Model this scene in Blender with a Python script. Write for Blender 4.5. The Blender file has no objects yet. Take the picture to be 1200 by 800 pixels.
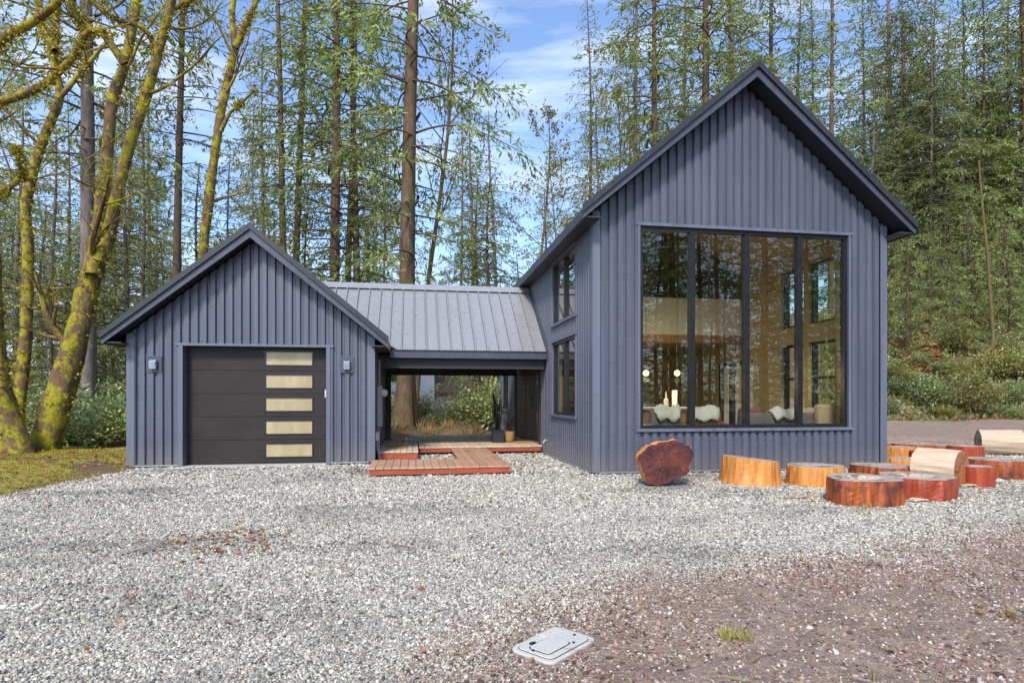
import bpy, math, random
import numpy as np
from mathutils import Vector, Matrix, noise as mnoise

R = math.radians
random.seed(7)
rng = np.random.default_rng(7)
SC = bpy.context.scene
COL = SC.collection

# ------------------------------------------------------------------ camera
F, CX, CY, CAMH = 700.0, 600.0, 467.0, 1.37          # photo pixels (1200 x 800)
YAW = R(9.33)
SN, CN = math.sin(YAW), math.cos(YAW)
cd = bpy.data.cameras.new('camera'); cam = bpy.data.objects.new('camera', cd); COL.objects.link(cam)
cam.location = (0, 0, CAMH); cam.rotation_euler = (R(90), 0, -YAW)
cd.sensor_width = 36; cd.lens = 36 * F / 1200; cd.shift_y = (CY - 400) / 1200
cd.clip_start = .05; cd.clip_end = 1500
SC.camera = cam

# ------------------------------------------------------------------ sky, sun, exposure
SUN_EL, SUN_AZ = R(44), R(202)                       # high behind the camera, a little to the left
w = bpy.data.worlds.new('World'); SC.world = w; w.use_nodes = True
nt = w.node_tree; nt.nodes.clear()
def nn(t, **k):
    n = nt.nodes.new(t)
    for a, b in k.items(): setattr(n, a, b)
    return n
sky = nn('ShaderNodeTexSky', sky_type='NISHITA', sun_disc=False, sun_elevation=SUN_EL, sun_rotation=SUN_AZ,
         air_density=1.0, dust_density=1.0, ozone_density=1.5)
tc = nn('ShaderNodeTexCoord'); mp = nn('ShaderNodeMapping'); mp.inputs['Scale'].default_value = (1.4, 2.2, 9)
mp.inputs['Rotation'].default_value = (.12, .2, .5)
nz = nn('ShaderNodeTexNoise'); nz.inputs['Scale'].default_value = 1.7; nz.inputs['Detail'].default_value = 7; nz.inputs['Roughness'].default_value = .58
rp = nn('ShaderNodeValToRGB'); rp.color_ramp.elements[0].position = .48; rp.color_ramp.elements[1].position = .80
rp.color_ramp.elements[1].color = (.8, .8, .8, 1)
mx = nn('ShaderNodeMixRGB'); mx.inputs['Color2'].default_value = (4.2, 4.5, 5.0, 1)
bg = nn('ShaderNodeBackground'); bg.inputs['Strength'].default_value = .15; out = nn('ShaderNodeOutputWorld')
L = nt.links.new
L(tc.outputs['Generated'], mp.inputs['Vector']); L(mp.outputs['Vector'], nz.inputs['Vector']); L(nz.outputs['Fac'], rp.inputs['Fac'])
tn = nn('ShaderNodeMixRGB', blend_type='MULTIPLY'); tn.inputs['Fac'].default_value = 1; tn.inputs['Color2'].default_value = (.85, .9, 1, 1)
L(sky.outputs['Color'], tn.inputs['Color1'])
L(rp.outputs['Color'], mx.inputs['Fac']); L(tn.outputs['Color'], mx.inputs['Color1']); L(mx.outputs['Color'], bg.inputs['Color'])
L(bg.outputs['Background'], out.inputs['Surface'])
sd = bpy.data.lights.new('sun', 'SUN'); sun = bpy.data.objects.new('sun', sd); COL.objects.link(sun)
sd.energy = 2.0; sd.angle = R(10); sd.color = (1, .95, .87)
sdir = Vector((math.sin(SUN_AZ) * math.cos(SUN_EL), math.cos(SUN_AZ) * math.cos(SUN_EL), math.sin(SUN_EL)))
sun.location = sdir * 60; sun.rotation_euler = sdir.to_track_quat('Z', 'Y').to_euler()
SC.view_settings.view_transform = 'Standard'; SC.view_settings.look = 'None'
SC.view_settings.gamma = 1; SC.view_settings.use_curve_mapping = False
SC.view_settings.exposure = 1.05
SC.cycles.max_bounces = 8; SC.cycles.transparent_max_bounces = 16; SC.cycles.caustics_reflective = False; SC.cycles.caustics_refractive = False
SC.cycles.use_denoising = True

# ------------------------------------------------------------------ pixels -> places
FWD, RGT = Vector((SN, CN, 0)), Vector((CN, -SN, 0))
def ray(px, py): return FWD + RGT * ((px - CX) / F) + Vector((0, 0, (CY - py) / F))
CAMP = Vector((0, 0, CAMH))
def atz(px, py, Z): return CAMP + ray(px, py) * Z                      # at a camera depth
def gp(px, py, z=0.): r = ray(px, py); return CAMP + r * ((z - CAMH) / r.z)   # on the plane z
def ony(px, py, y): r = ray(px, py); return CAMP + r * (y / r.y)
def onx(px, py, x): r = ray(px, py); return CAMP + r * (x / r.x)
def depth(x, y): return x * SN + y * CN
def smooth(a, b, x):
    t = np.clip((x - a) / (b - a), 0, 1); return t * t * (3 - 2 * t)

# ------------------------------------------------------------------ terrain
def vnoise(x, y, s, seed=0):
    """cheap smooth value noise, vectorised"""
    x = np.asarray(x, float) / s + seed * 17.3; y = np.asarray(y, float) / s + seed * 5.7
    xi = np.floor(x); yi = np.floor(y); fx = x - xi; fy = y - yi
    fx = fx * fx * (3 - 2 * fx); fy = fy * fy * (3 - 2 * fy)
    def h(a, b):
        v = np.sin(a * 127.1 + b * 311.7 + seed * 74.7) * 43758.5453; return v - np.floor(v)
    return (h(xi, yi) * (1 - fx) + h(xi + 1, yi) * fx) * (1 - fy) + (h(xi, yi + 1) * (1 - fx) + h(xi + 1, yi + 1) * fx) * fy
def fbm(x, y, s, seed=0): return (vnoise(x, y, s, seed) + .5 * vnoise(x, y, s / 2, seed + 1) + .25 * vnoise(x, y, s / 4, seed + 2)) / 1.75

def poly_sd(x, y, P):
    """signed distance to polygon P (negative inside)"""
    x = np.asarray(x, float); y = np.asarray(y, float)
    d = np.full(x.shape, 1e9); ins = np.zeros(x.shape, bool); n = len(P)
    for i in range(n):
        ax, ay = P[i]; bx, by = P[(i + 1) % n]
        ex, ey = bx - ax, by - ay
        t = np.clip(((x - ax) * ex + (y - ay) * ey) / (ex * ex + ey * ey + 1e-12), 0, 1)
        d = np.minimum(d, np.hypot(x - ax - t * ex, y - ay - t * ey))
        c = ((ay > y) != (by > y)) & (x < (bx - ax) * (y - ay) / (by - ay + 1e-12) + ax)
        ins ^= c
    return np.where(ins, -d, d)
def gxy(px, py): p = gp(px, py); return (p.x, p.y)
DIRT = [gxy(490, 980), gxy(497, 800), gxy(508, 765), gxy(545, 724), gxy(600, 706), gxy(725, 674), gxy(880, 662), gxy(950, 652),
        gxy(1050, 640), gxy(1150, 616), gxy(1215, 604), (16, 8), (30, 6), (30, -20), (1, -20)]
GRAVEL = [(-30, 4.0), gxy(0, 583), gxy(60, 570), gxy(120, 558), gxy(150, 553), (-5.45, 13.2), (-5.3, 17.0), (2.5, 22.), (9.0, 22.), (10.5, 19.0),
          (12.5, 16.0), (17, 14.0), (30, 12), (30, -12), (-30, -12)]
def terrain(x, y):
    x = np.asarray(x, float); y = np.asarray(y, float)
    Z = x * SN + y * CN; X = x * CN - y * SN
    h = np.zeros(x.shape)
    sg = poly_sd(x, y, GRAVEL)
    out_ = smooth(.05, 1.3, sg)
    h += out_ * (.12 + .16 * fbm(x, y, 2.1, 3))
    h += smooth(.5, 12, sg) * (.5 * fbm(x, y, 7, 5) - .1)
    bank = smooth(8, 15, x) * np.clip((Z + .6 * fbm(x, y, 4, 9) - 28) / 11, 0, 1) ** .9
    h += bank * 6.5
    h += smooth(45, 120, Z) * 6 * smooth(-5, 30, np.abs(X - 5))
    h -= .75 * np.exp(-(((x - 1.5) / 5) ** 2)) * smooth(23, 38, y) * (1 - smooth(60, 80, y))
    h -= .25 * smooth(0, 6, -sg) * 0
    return h
def tz(x, y): return float(terrain(np.array([x]), np.array([y]))[0])

# ------------------------------------------------------------------ materials
def mat(name):
    m = bpy.data.materials.new(name); m.use_nodes = True
    t = m.node_tree; t.nodes.clear()
    o = t.nodes.new('ShaderNodeOutputMaterial')
    return m, t, o
def N(t, typ, **k):
    n = t.nodes.new(typ)
    for a, b in k.items():
        if a in n.inputs.keys(): n.inputs[a].default_value = b
        else: setattr(n, a, b)
    return n
def prin(t, o, col=(.5, .5, .5), rough=.6, metal=0., spec=.5):
    p = t.nodes.new('ShaderNodeBsdfPrincipled')
    p.inputs['Base Color'].default_value = (*col, 1); p.inputs['Roughness'].default_value = rough
    p.inputs['Metallic'].default_value = metal; p.inputs['Specular IOR Level'].default_value = spec
    t.links.new(p.outputs[0], o.inputs['Surface']); return p
def ramp(t, src, stops, interp='LINEAR'):
    r = t.nodes.new('ShaderNodeValToRGB'); cr = r.color_ramp; cr.interpolation = interp
    while len(cr.elements) < len(stops): cr.elements.new(.5)
    for e, (p, c) in zip(cr.elements, stops): e.position = p; e.color = (*c, 1) if len(c) == 3 else c
    t.links.new(src, r.inputs['Fac']); return r
def noise_n(t, scale, detail=4, rough=.55, vec=None, dist=0):
    n = t.nodes.new('ShaderNodeTexNoise'); n.inputs['Scale'].default_value = scale; n.inputs['Detail'].default_value = detail
    n.inputs['Roughness'].default_value = rough; n.inputs['Distortion'].default_value = dist
    if vec is not None: t.links.new(vec, n.inputs['Vector'])
    return n
def coords(t, kind='Object', scale=(1, 1, 1)):
    c = t.nodes.new('ShaderNodeTexCoord'); m = t.nodes.new('ShaderNodeMapping'); m.inputs['Scale'].default_value = scale
    t.links.new(c.outputs[kind], m.inputs['Vector']); return m.outputs['Vector']
def wpos(t, scale=(1, 1, 1)):
    c = t.nodes.new('ShaderNodeNewGeometry'); m = t.nodes.new('ShaderNodeMapping'); m.inputs['Scale'].default_value = scale
    t.links.new(c.outputs['Position'], m.inputs['Vector']); return m.outputs['Vector']
def bump(t, p, src, strength=.3, dist=.02):
    b = t.nodes.new('ShaderNodeBump'); b.inputs['Strength'].default_value = strength; b.inputs['Distance'].default_value = dist
    t.links.new(src, b.inputs['Height']); t.links.new(b.outputs[0], p.inputs['Normal']); return b
def mixc(t, fac, a, b, mode='MIX'):
    m = t.nodes.new('ShaderNodeMixRGB'); m.blend_type = mode
    if isinstance(fac, (int, float)): m.inputs[0].default_value = fac
    else: t.links.new(fac, m.inputs[0])
    for i, v in ((1, a), (2, b)):
        if isinstance(v, tuple): m.inputs[i].default_value = (*v, 1)
        else: t.links.new(v, m.inputs[i])
    return m.outputs[0]
M = {}
def simple(name, col, rough=.6, metal=0., var=.15, scale=6, bmp=0., spec=.5, wscale=(1, 1, 1)):
    m, t, o = mat(name); p = prin(t, o, col, rough, metal, spec)
    v = wpos(t, wscale); n = noise_n(t, scale, 5, .6, v)
    c = ramp(t, n.outputs['Fac'], [(.25, tuple(x * (1 - var) for x in col)), (.75, tuple(min(1, x * (1 + var)) for x in col))])
    t.links.new(c.outputs[0], p.inputs['Base Color'])
    rr = ramp(t, n.outputs['Fac'], [(.2, (max(0, rough - .1),) * 3), (.8, (min(1, rough + .1),) * 3)])
    t.links.new(rr.outputs[0], p.inputs['Roughness'])
    if bmp: bump(t, p, n.outputs['Fac'], bmp, .01)
    M[name] = m; return m
def metal_paint(name, col, rough, metal=.0, streak=.18, spec=.5, blotch=.14):
    """painted sheet metal: faint vertical rain streaks and blotches, dust splashed at the foot"""
    m, t, o = mat(name); p = prin(t, o, col, rough, metal, spec)
    s = noise_n(t, 1, 5, .6, wpos(t, (9, 9, .35))); b = noise_n(t, .7, 4, .5, wpos(t)); f = noise_n(t, 60, 3, .6, wpos(t))
    c1 = ramp(t, s.outputs['Fac'], [(.3, tuple(x * (1 - streak) for x in col)), (.72, tuple(x * (1 + streak) for x in col))])
    c2 = ramp(t, b.outputs['Fac'], [(.3, (1 - blotch, 1 - blotch * .95, 1 - blotch * .7)), (.7, (1.0, 1.0, 1.0))])
    c = mixc(t, 1., c1.outputs[0], c2.outputs[0], 'MULTIPLY')
    g = t.nodes.new('ShaderNodeNewGeometry'); sx = t.nodes.new('ShaderNodeSeparateXYZ'); t.links.new(g.outputs['Position'], sx.inputs[0])
    add = t.nodes.new('ShaderNodeMath'); add.operation = 'MULTIPLY_ADD'; t.links.new(f.outputs['Fac'], add.inputs[0]); add.inputs[1].default_value = -.35; t.links.new(sx.outputs['Z'], add.inputs[2])
    du = ramp(t, add.outputs[0], [(-.0, (.45, .45, .45)), (.32, (0, 0, 0))])
    c = mixc(t, du.outputs[0], c, (.17, .155, .14))
    t.links.new(c, p.inputs['Base Color'])
    r = ramp(t, s.outputs['Fac'], [(.2, (rough - .07,) * 3), (.8, (rough + .1,) * 3)]); t.links.new(r.outputs[0], p.inputs['Roughness'])
    bump(t, p, b.outputs['Fac'], blotch * .5, .05)
    M[name] = m; return m
metal_paint('siding', (.094, .103, .141), .4)
metal_paint('trim_metal', (.125, .138, .185), .42)
metal_paint('fascia', (.058, .066, .092), .4)
metal_paint('roof_metal', (.36, .36, .365), .3, .35, .06, .5, .05)
metal_paint('roof_dark', (.022, .024, .03), .5)
metal_paint('lamp_metal', (.30, .36, .44), .4)
metal_paint('soffit', (.03, .031, .038), .6)
simple('black_frame', (.012, .012, .014), .35, 0, .2)
simple('black_metal', (.02, .02, .022), .4, 0, .2)
simple('galv', (.42, .43, .45), .4, .6, .2, 14)
simple('white_plastic', (.50, .485, .44), .45, 0, .06, 12)
simple('grey_plastic', (.3, .31, .32), .5, 0, .1, 12)
simple('concrete', (.42, .41, .39), .85, 0, .2, 9, .3)
simple('ply', (.46, .36, .2), .55, 0, .22, 3, 0, .4, (1, 1, 5))
simple('cedar_int', (.30, .17, .085), .5, 0, .25, 3, 0, .4, (6, 6, .8))
simple('int_floor', (.24, .16, .10), .35, 0, .2, 3, 0, .5, (8, .8, 1))
simple('int_white', (.62, .60, .55), .7, 0, .04)
simple('sheepskin', (.5, .49, .46), .95, 0, .14, 30, .8)
simple('fabric_grey', (.13, .12, .12), .95, 0, .2, 40, .4)
simple('fabric_rust', (.2, .055, .03), .95, 0, .2, 40, .4)
simple('fabric_tan', (.42, .33, .22), .95, 0, .2, 40, .4)
simple('ceramic', (.78, .77, .74), .3, 0, .04)
simple('black_pot', (.015, .014, .018), .5, 0, .2)
simple('tan_pot', (.44, .28, .09), .6, 0, .15, 12)
simple('soil', (.03, .02, .015), .95, 0, .3, 40, .5)
simple('coir', (.34, .2, .07), .95, 0, .3, 60, .6)
simple('teal', (.03, .3, .33), .5)
simple('red_flower', (.45, .06, .05), .6)
simple('nb_wall', (.74, .78, .82), .8, 0, .1, 2, .2, .3, (1, 1, 6))
simple('nb_roof', (.17, .095, .08), .85, 0, .25, 5, .3)
def garage_panel():
    m, t, o = mat('door_panel'); col = (.026, .021, .022); p = prin(t, o, col, .42, 0, .3)
    n = noise_n(t, 1.6, 5, .6, wpos(t, (1, 1, 1.5))); f = noise_n(t, 90, 3, .6, wpos(t))
    c = ramp(t, n.outputs['Fac'], [(.3, (.020, .0155, .0155)), (.7, (.034, .026, .024))]); t.links.new(c.outputs[0], p.inputs['Base Color'])
    r = ramp(t, n.outputs['Fac'], [(.3, (.45,) * 3), (.7, (.62,) * 3)]); t.links.new(r.outputs[0], p.inputs['Roughness'])
    bump(t, p, f.outputs['Fac'], .15, .004); M['door_panel'] = m
garage_panel()
def frosted():
    m, t, o = mat('frosted_glass'); p = prin(t, o, (.45, .39, .24), .28, 0, .7)
    n = noise_n(t, 1.3, 4, .6, wpos(t, (3, 1, 1)))
    c = ramp(t, n.outputs['Fac'], [(.3, (.31, .25, .125)), (.7, (.44, .36, .21))]); t.links.new(c.outputs[0], p.inputs['Base Color'])
    M['frosted_glass'] = m
frosted()
def glass(name, tint, ior):
    m, t, o = mat(name)
    tr = N(t, 'ShaderNodeBsdfTransparent', Color=(*tint, 1)); gl = N(t, 'ShaderNodeBsdfGlossy', Roughness=.0, Color=(.95, .97, 1, 1))
    g = t.nodes.new('ShaderNodeNewGeometry'); mr = t.nodes.new('ShaderNodeMapRange'); mr.inputs['To Min'].default_value = ior; mr.inputs['To Max'].default_value = 1 / ior
    t.links.new(g.outputs['Backfacing'], mr.inputs['Value']); fr = N(t, 'ShaderNodeFresnel'); t.links.new(mr.outputs[0], fr.inputs['IOR']); mxs = t.nodes.new('ShaderNodeMixShader')
    n = noise_n(t, .9, 2, .5, wpos(t)); b = t.nodes.new('ShaderNodeBump'); b.inputs['Strength'].default_value = .004; b.inputs['Distance'].default_value = .05
    t.links.new(n.outputs['Fac'], b.inputs['Height']); t.links.new(b.outputs[0], gl.inputs['Normal'])
    t.links.new(fr.outputs[0], mxs.inputs[0]); t.links.new(tr.outputs[0], mxs.inputs[1]); t.links.new(gl.outputs[0], mxs.inputs[2])
    t.links.new(mxs.outputs[0], o.inputs['Surface']); M[name] = m
glass('window_glass', (.92, .93, .88), 1.75)
glass('thin_glass', (.88, .95, .92), 1.7)
def emit(name, col, s):
    m, t, o = mat(name); e = N(t, 'ShaderNodeEmission', Color=(*col, 1), Strength=s); t.links.new(e.outputs[0], o.inputs['Surface']); M[name] = m
emit('lamp_glow', (1, .68, .25), 3)

def wood(name, c0, c1, stretch, rough=.6, scale=2.2, grey=None, top=None, bmp=.25):
    """streaky timber; per-object tone; optional weathering"""
    m, t, o = mat(name); p = prin(t, o, c0, rough)
    v = coords(t, 'Object', stretch); oi = t.nodes.new('ShaderNodeObjectInfo')
    ad = t.nodes.new('ShaderNodeVectorMath'); ad.operation = 'ADD'; t.links.new(v, ad.inputs[0])
    sc_ = t.nodes.new('ShaderNodeVectorMath'); sc_.operation = 'SCALE'; sc_.inputs['Scale'].default_value = 37
    cb = t.nodes.new('ShaderNodeCombineXYZ'); t.links.new(oi.outputs['Random'], cb.inputs[0]); t.links.new(oi.outputs['Random'], cb.inputs[2])
    t.links.new(cb.outputs[0], sc_.inputs[0]); t.links.new(sc_.outputs[0], ad.inputs[1])
    n = noise_n(t, scale, 8, .65, ad.outputs[0], .6)
    c = ramp(t, n.outputs['Fac'], [(.25, c0), (.52, tuple((a + b) / 2 for a, b in zip(c0, c1))), (.75, c1)])
    br = ramp(t, oi.outputs['Random'], [(0, (.78, .78, .8)), (1, (1.12, 1.1, 1.06))])
    cc = mixc(t, 1., c.outputs[0], br.outputs[0], 'MULTIPLY')
    if grey:
        g = noise_n(t, .9 if grey[0] > .1 else 3.2, 4, .6, wpos(t)); gr = ramp(t, g.outputs['Fac'], [(.35, (0, 0, 0)), (.65, (.75,) * 3)] if grey[0] > .1 else [(.5, (0, 0, 0)), (.68, (.85,) * 3)])
        cc = mixc(t, gr.outputs[0], cc, grey)
    t.links.new(cc, p.inputs['Base Color'])
    bump(t, p, n.outputs['Fac'], bmp, .012); M[name] = m
wood('deck_board', (.36, .16, .075), (.58, .33, .18), (14, .9, 14), .5, 2.0, (.46, .32, .23))
wood('deck_board_pale', (.52, .38, .25), (.68, .54, .38), (14, .9, 14), .65, 2.0, (.58, .47, .34))
wood('deck_fascia', (.20, .032, .014), (.50, .11, .045), (1.2, 1, 16), .5)
wood('entry_wood', (.055, .028, .025), (.13, .065, .05), (10, 10, .7), .5)
wood('log_side', (.09, .012, .008), (.66, .17, .03), (11, 11, .8), .55, 1.6, (.05, .014, .02), None, .5)
wood('log_side_pale', (.42, .12, .02), (.84, .40, .09), (11, 11, .8), .55, 1.6, None, None, .5)
wood('log_side_red', (.16, .016, .008), (.52, .095, .03), (11, 11, .8), .5, 1.6, None, None, .5)
wood('log_side_white', (.42, .29, .19), (.66, .53, .40), (9, 9, .9), .6, 1.6, None, None, .4)
wood('stick_wood', (.30, .17, .10), (.52, .35, .24), (5, 5, 5), .8)
def endgrain(name, c0, c1, c2, rough=.75):
    m, t, o = mat(name); p = prin(t, o, c0, rough)
    v = coords(t, 'Object', (1, 1, 1))
    wv = t.nodes.new('ShaderNodeTexWave'); wv.wave_type = 'RINGS'; wv.rings_direction = 'Z'; wv.inputs['Scale'].default_value = 9
    wv.inputs['Distortion'].default_value = 5; wv.inputs['Detail'].default_value = 4; wv.inputs['Detail Scale'].default_value = 1.2
    t.links.new(v, wv.inputs['Vector'])
    n = noise_n(t, 3.2, 6, .6, v); f = noise_n(t, 40, 4, .6, v)
    a = ramp(t, n.outputs['Fac'], [(.3, c0), (.5, c1), (.72, c2)])
    r = ramp(t, wv.outputs['Fac'], [(.0, (.72, .72, .72)), (.6, (1, 1, 1))])
    c = mixc(t, .75, a.outputs[0], r.outputs[0], 'MULTIPLY')
    vo = t.nodes.new('ShaderNodeTexVoronoi'); vo.feature = 'DISTANCE_TO_EDGE'; vo.inputs['Scale'].default_value = 2.6; dsp = mixc(t, .35, v, n.outputs['Color']); t.links.new(dsp, vo.inputs['Vector'])
    ck = ramp(t, vo.outputs['Distance'], [(.0, (.12, .1, .09)), (.022, (.75, .72, .7)), (.06, (1, 1, 1))]); c = mixc(t, 1., c, ck.outputs[0], 'MULTIPLY'); t.links.new(c, p.inputs['Base Color'])
    bump(t, p, f.outputs['Fac'], .4, .01); M[name] = m
endgrain('cut_grey', (.27, .20, .15), (.46, .38, .31), (.36, .27, .2))
endgrain('cut_red', (.045, .005, .006), (.10, .012, .009), (.20, .04, .013), .55)
endgrain('cut_orange', (.28, .08, .03), (.40, .15, .06), (.2, .05, .02), .6)

def bark(name, c0, c1, moss=None, m0=.45, m1=.6, vs=(5, 5, .9)):
    m, t, o = mat(name); p = prin(t, o, c0, .9, 0, .2)
    n = noise_n(t, 2.4, 8, .7, coords(t, 'Object', vs)); c = ramp(t, n.outputs['Fac'], [(.3, c0), (.7, c1)]).outputs[0]
    if moss:
        g = noise_n(t, 3.2, 8, .7, wpos(t)); gm = ramp(t, g.outputs['Fac'], [(m0, (0, 0, 0)), (m1, (1, 1, 1))])
        h = noise_n(t, 22, 4, .6, wpos(t)); mc = ramp(t, h.outputs['Fac'], [(.3, tuple(x * .5 for x in moss)), (.7, moss)])
        c = mixc(t, gm.outputs[0], c, mc.outputs[0])
    t.links.new(c, p.inputs['Base Color']); bump(t, p, n.outputs['Fac'], .8, .04); M[name] = m
bark('bark_brown', (.05, .032, .022), (.17, .11, .075))
bark('bark_grey', (.075, .06, .055), (.24, .19, .17))
bark('bark_red', (.065, .042, .032), (.20, .13, .09), (.16, .15, .03), .5, .66)
bark('bark_moss', (.07, .045, .025), (.22, .14, .07), (.40, .35, .03), .47, .56, (4, 4, 1.5))
bark('bark_mossy_thin', (.07, .05, .03), (.18, .13, .08), (.20, .18, .03), .45, .62)
bark('bark_pale', (.30, .28, .26), (.55, .52, .48))

def foliage(name, stops, trans, tw=.45, rough=.5, objvar=.25, gloss=.12):
    m, t, o = mat(name)
    g = t.nodes.new('ShaderNodeNewGeometry'); oi = t.nodes.new('ShaderNodeObjectInfo')
    c = ramp(t, g.outputs['Random Per Island'], stops)
    n = noise_n(t, .55, 3, .5, wpos(t)); cl = ramp(t, n.outputs['Fac'], [(.3, (.7, .74, .78)), (.7, (1.25, 1.2, 1.05))])
    c = mixc(t, .8, c.outputs[0], cl.outputs[0], 'MULTIPLY')
    ov = ramp(t, oi.outputs['Random'], [(0, (1 - objvar,) * 3), (1, (1 + objvar, 1 + objvar * .8, 1 + objvar * .4))])
    c = mixc(t, 1., c, ov.outputs[0], 'MULTIPLY')
    d = t.nodes.new('ShaderNodeBsdfDiffuse'); t.links.new(c, d.inputs['Color'])
    tr = t.nodes.new('ShaderNodeBsdfTranslucent'); tcn = mixc(t, 1., c, trans, 'MULTIPLY'); t.links.new(tcn, tr.inputs['Color'])
    ms = t.nodes.new('ShaderNodeMixShader'); ms.inputs[0].default_value = tw; t.links.new(d.outputs[0], ms.inputs[1]); t.links.new(tr.outputs[0], ms.inputs[2])
    gl = N(t, 'ShaderNodeBsdfGlossy', Roughness=rough + .1, Color=(.8, .85, .75, 1)); m2 = t.nodes.new('ShaderNodeMixShader'); m2.inputs[0].default_value = gloss * .35
    t.links.new(ms.outputs[0], m2.inputs[1]); t.links.new(gl.outputs[0], m2.inputs[2]); t.links.new(m2.outputs[0], o.inputs['Surface']); M[name] = m
foliage('needles', [(0, (.075, .095, .04)), (.4, (.155, .19, .075)), (.75, (.25, .285, .12)), (1, (.40, .41, .20))], (1.5, 1.6, .8))
foliage('needles_light', [(0, (.11, .155, .06)), (.5, (.25, .315, .13)), (1, (.44, .47, .24))], (1.6, 1.7, .8))
foliage('leaf_olive', [(0, (0.105, 0.105, 0.030)), (.5, (0.210, 0.195, 0.053)), (1, (0.330, 0.270, 0.075))], (1.6, 1.5, .7))
foliage('leaf_shrub', [(0, (.08, .13, .05)), (.45, (.2, .25, .11)), (.8, (.36, .39, .2)), (1, (.52, .52, .31))], (1.3, 1.5, .7), .3, .4, .25, .2)
foliage('leaf_shrub_yellow', [(0, (.12, .13, .04)), (.5, (.28, .29, .11)), (.86, (.46, .44, .22)), (1, (.5, .18, .06))], (1.3, 1.5, .7), .35, .4, .25, .18)
foliage('dry_leaf', [(0, (.28, .05, .02)), (.35, (.42, .12, .04)), (.7, (.36, .2, .09)), (1, (.5, .33, .17))], (1.2, .9, .6), .25, .6, .2, .08)
foliage('fern_dry', [(0, (.22, .13, .06)), (.4, (.36, .25, .13)), (.7, (.2, .22, .07)), (1, (.40, .34, .18))], (1.2, 1.1, .6), .3, .6, .2, .05)
foliage('moss_tuft', [(0, (.22, .19, .03)), (.5, (.40, .34, .045)), (1, (.52, .42, .10))], (1.2, 1.2, .5), .25, .7, .15, .03)
foliage('grass_yellow', [(0, (.42, .37, .10)), (1, (.62, .54, .26))], (1.2, 1.2, .6), .3, .6, .1, .05)
foliage('plant_dark', [(0, (.012, .022, .012)), (1, (.03, .05, .022))], (1.2, 1.4, .7), .2, .35, .1, .2)
foliage('plant_mid', [(0, (.05, .045, .03)), (.6, (.10, .09, .045)), (1, (.2, .15, .07))], (1.2, 1.3, .7), .3, .4, .1, .15)

def ground_mat():
    m, t, o = mat('ground_mix'); p = prin(t, o, (.3, .3, .3), .95, 0, .2)
    at = t.nodes.new('ShaderNodeAttribute'); at.attribute_name = 'zone'
    sp = t.nodes.new('ShaderNodeSeparateColor'); t.links.new(at.outputs['Color'], sp.inputs[0])
    v = wpos(t)
    vo = t.nodes.new('ShaderNodeTexVoronoi'); vo.inputs['Scale'].default_value = 42; t.links.new(v, vo.inputs['Vector'])
    big = noise_n(t, .55, 4, .55, v); fin = noise_n(t, 34, 6, .7, v); mid = noise_n(t, 4, 6, .65, v)
    sc3 = t.nodes.new('ShaderNodeSeparateColor'); t.links.new(vo.outputs['Color'], sc3.inputs[0])
    grav = ramp(t, sc3.outputs[0], [(0, (.10, .095, .09)), (.35, (.2, .195, .185)), (.7, (.30, .295, .28)), (1, (.46, .455, .44))]).outputs[0]
    dirt = ramp(t, fin.outputs['Fac'], [(.25, (.11, .072, .054)), (.5, (.32, .232, .182)), (.75, (.48, .385, .32))]).outputs[0]
    dv = ramp(t, mid.outputs['Fac'], [(.3, (.6, .6, .62)), (.65, (1.1, 1.08, 1.05))]); dirt = mixc(t, 1., dirt, dv.outputs[0], 'MULTIPLY')
    moss = ramp(t, fin.outputs['Fac'], [(.3, (.2, .16, .04)), (.7, (.42, .36, .10))]).outputs[0]
    litter = ramp(t, fin.outputs['Fac'], [(.3, (.07, .045, .03)), (.55, (.2, .13, .08)), (.8, (.34, .23, .15))]).outputs[0]
    def edge(ch, amt=.55):
        a = t.nodes.new('ShaderNodeMath'); a.operation = 'MULTIPLY_ADD'; t.links.new(mid.outputs['Fac'], a.inputs[0]); a.inputs[1].default_value = amt; t.links.new(ch, a.inputs[2])
        return ramp(t, a.outputs[0], [(.5 + amt * .5 - .12, (0, 0, 0)), (.5 + amt * .5 + .12, (1, 1, 1))]).outputs[0]
    c = mixc(t, edge(sp.outputs[0]), litter, grav)
    c = mixc(t, edge(sp.outputs[2]), c, moss)
    c = mixc(t, edge(sp.outputs[1]), c, dirt)
    t.links.new(c, p.inputs['Base Color'])
    bump(t, p, fin.outputs['Fac'], .8, .03); M['ground_mix'] = m
ground_mat()
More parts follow.
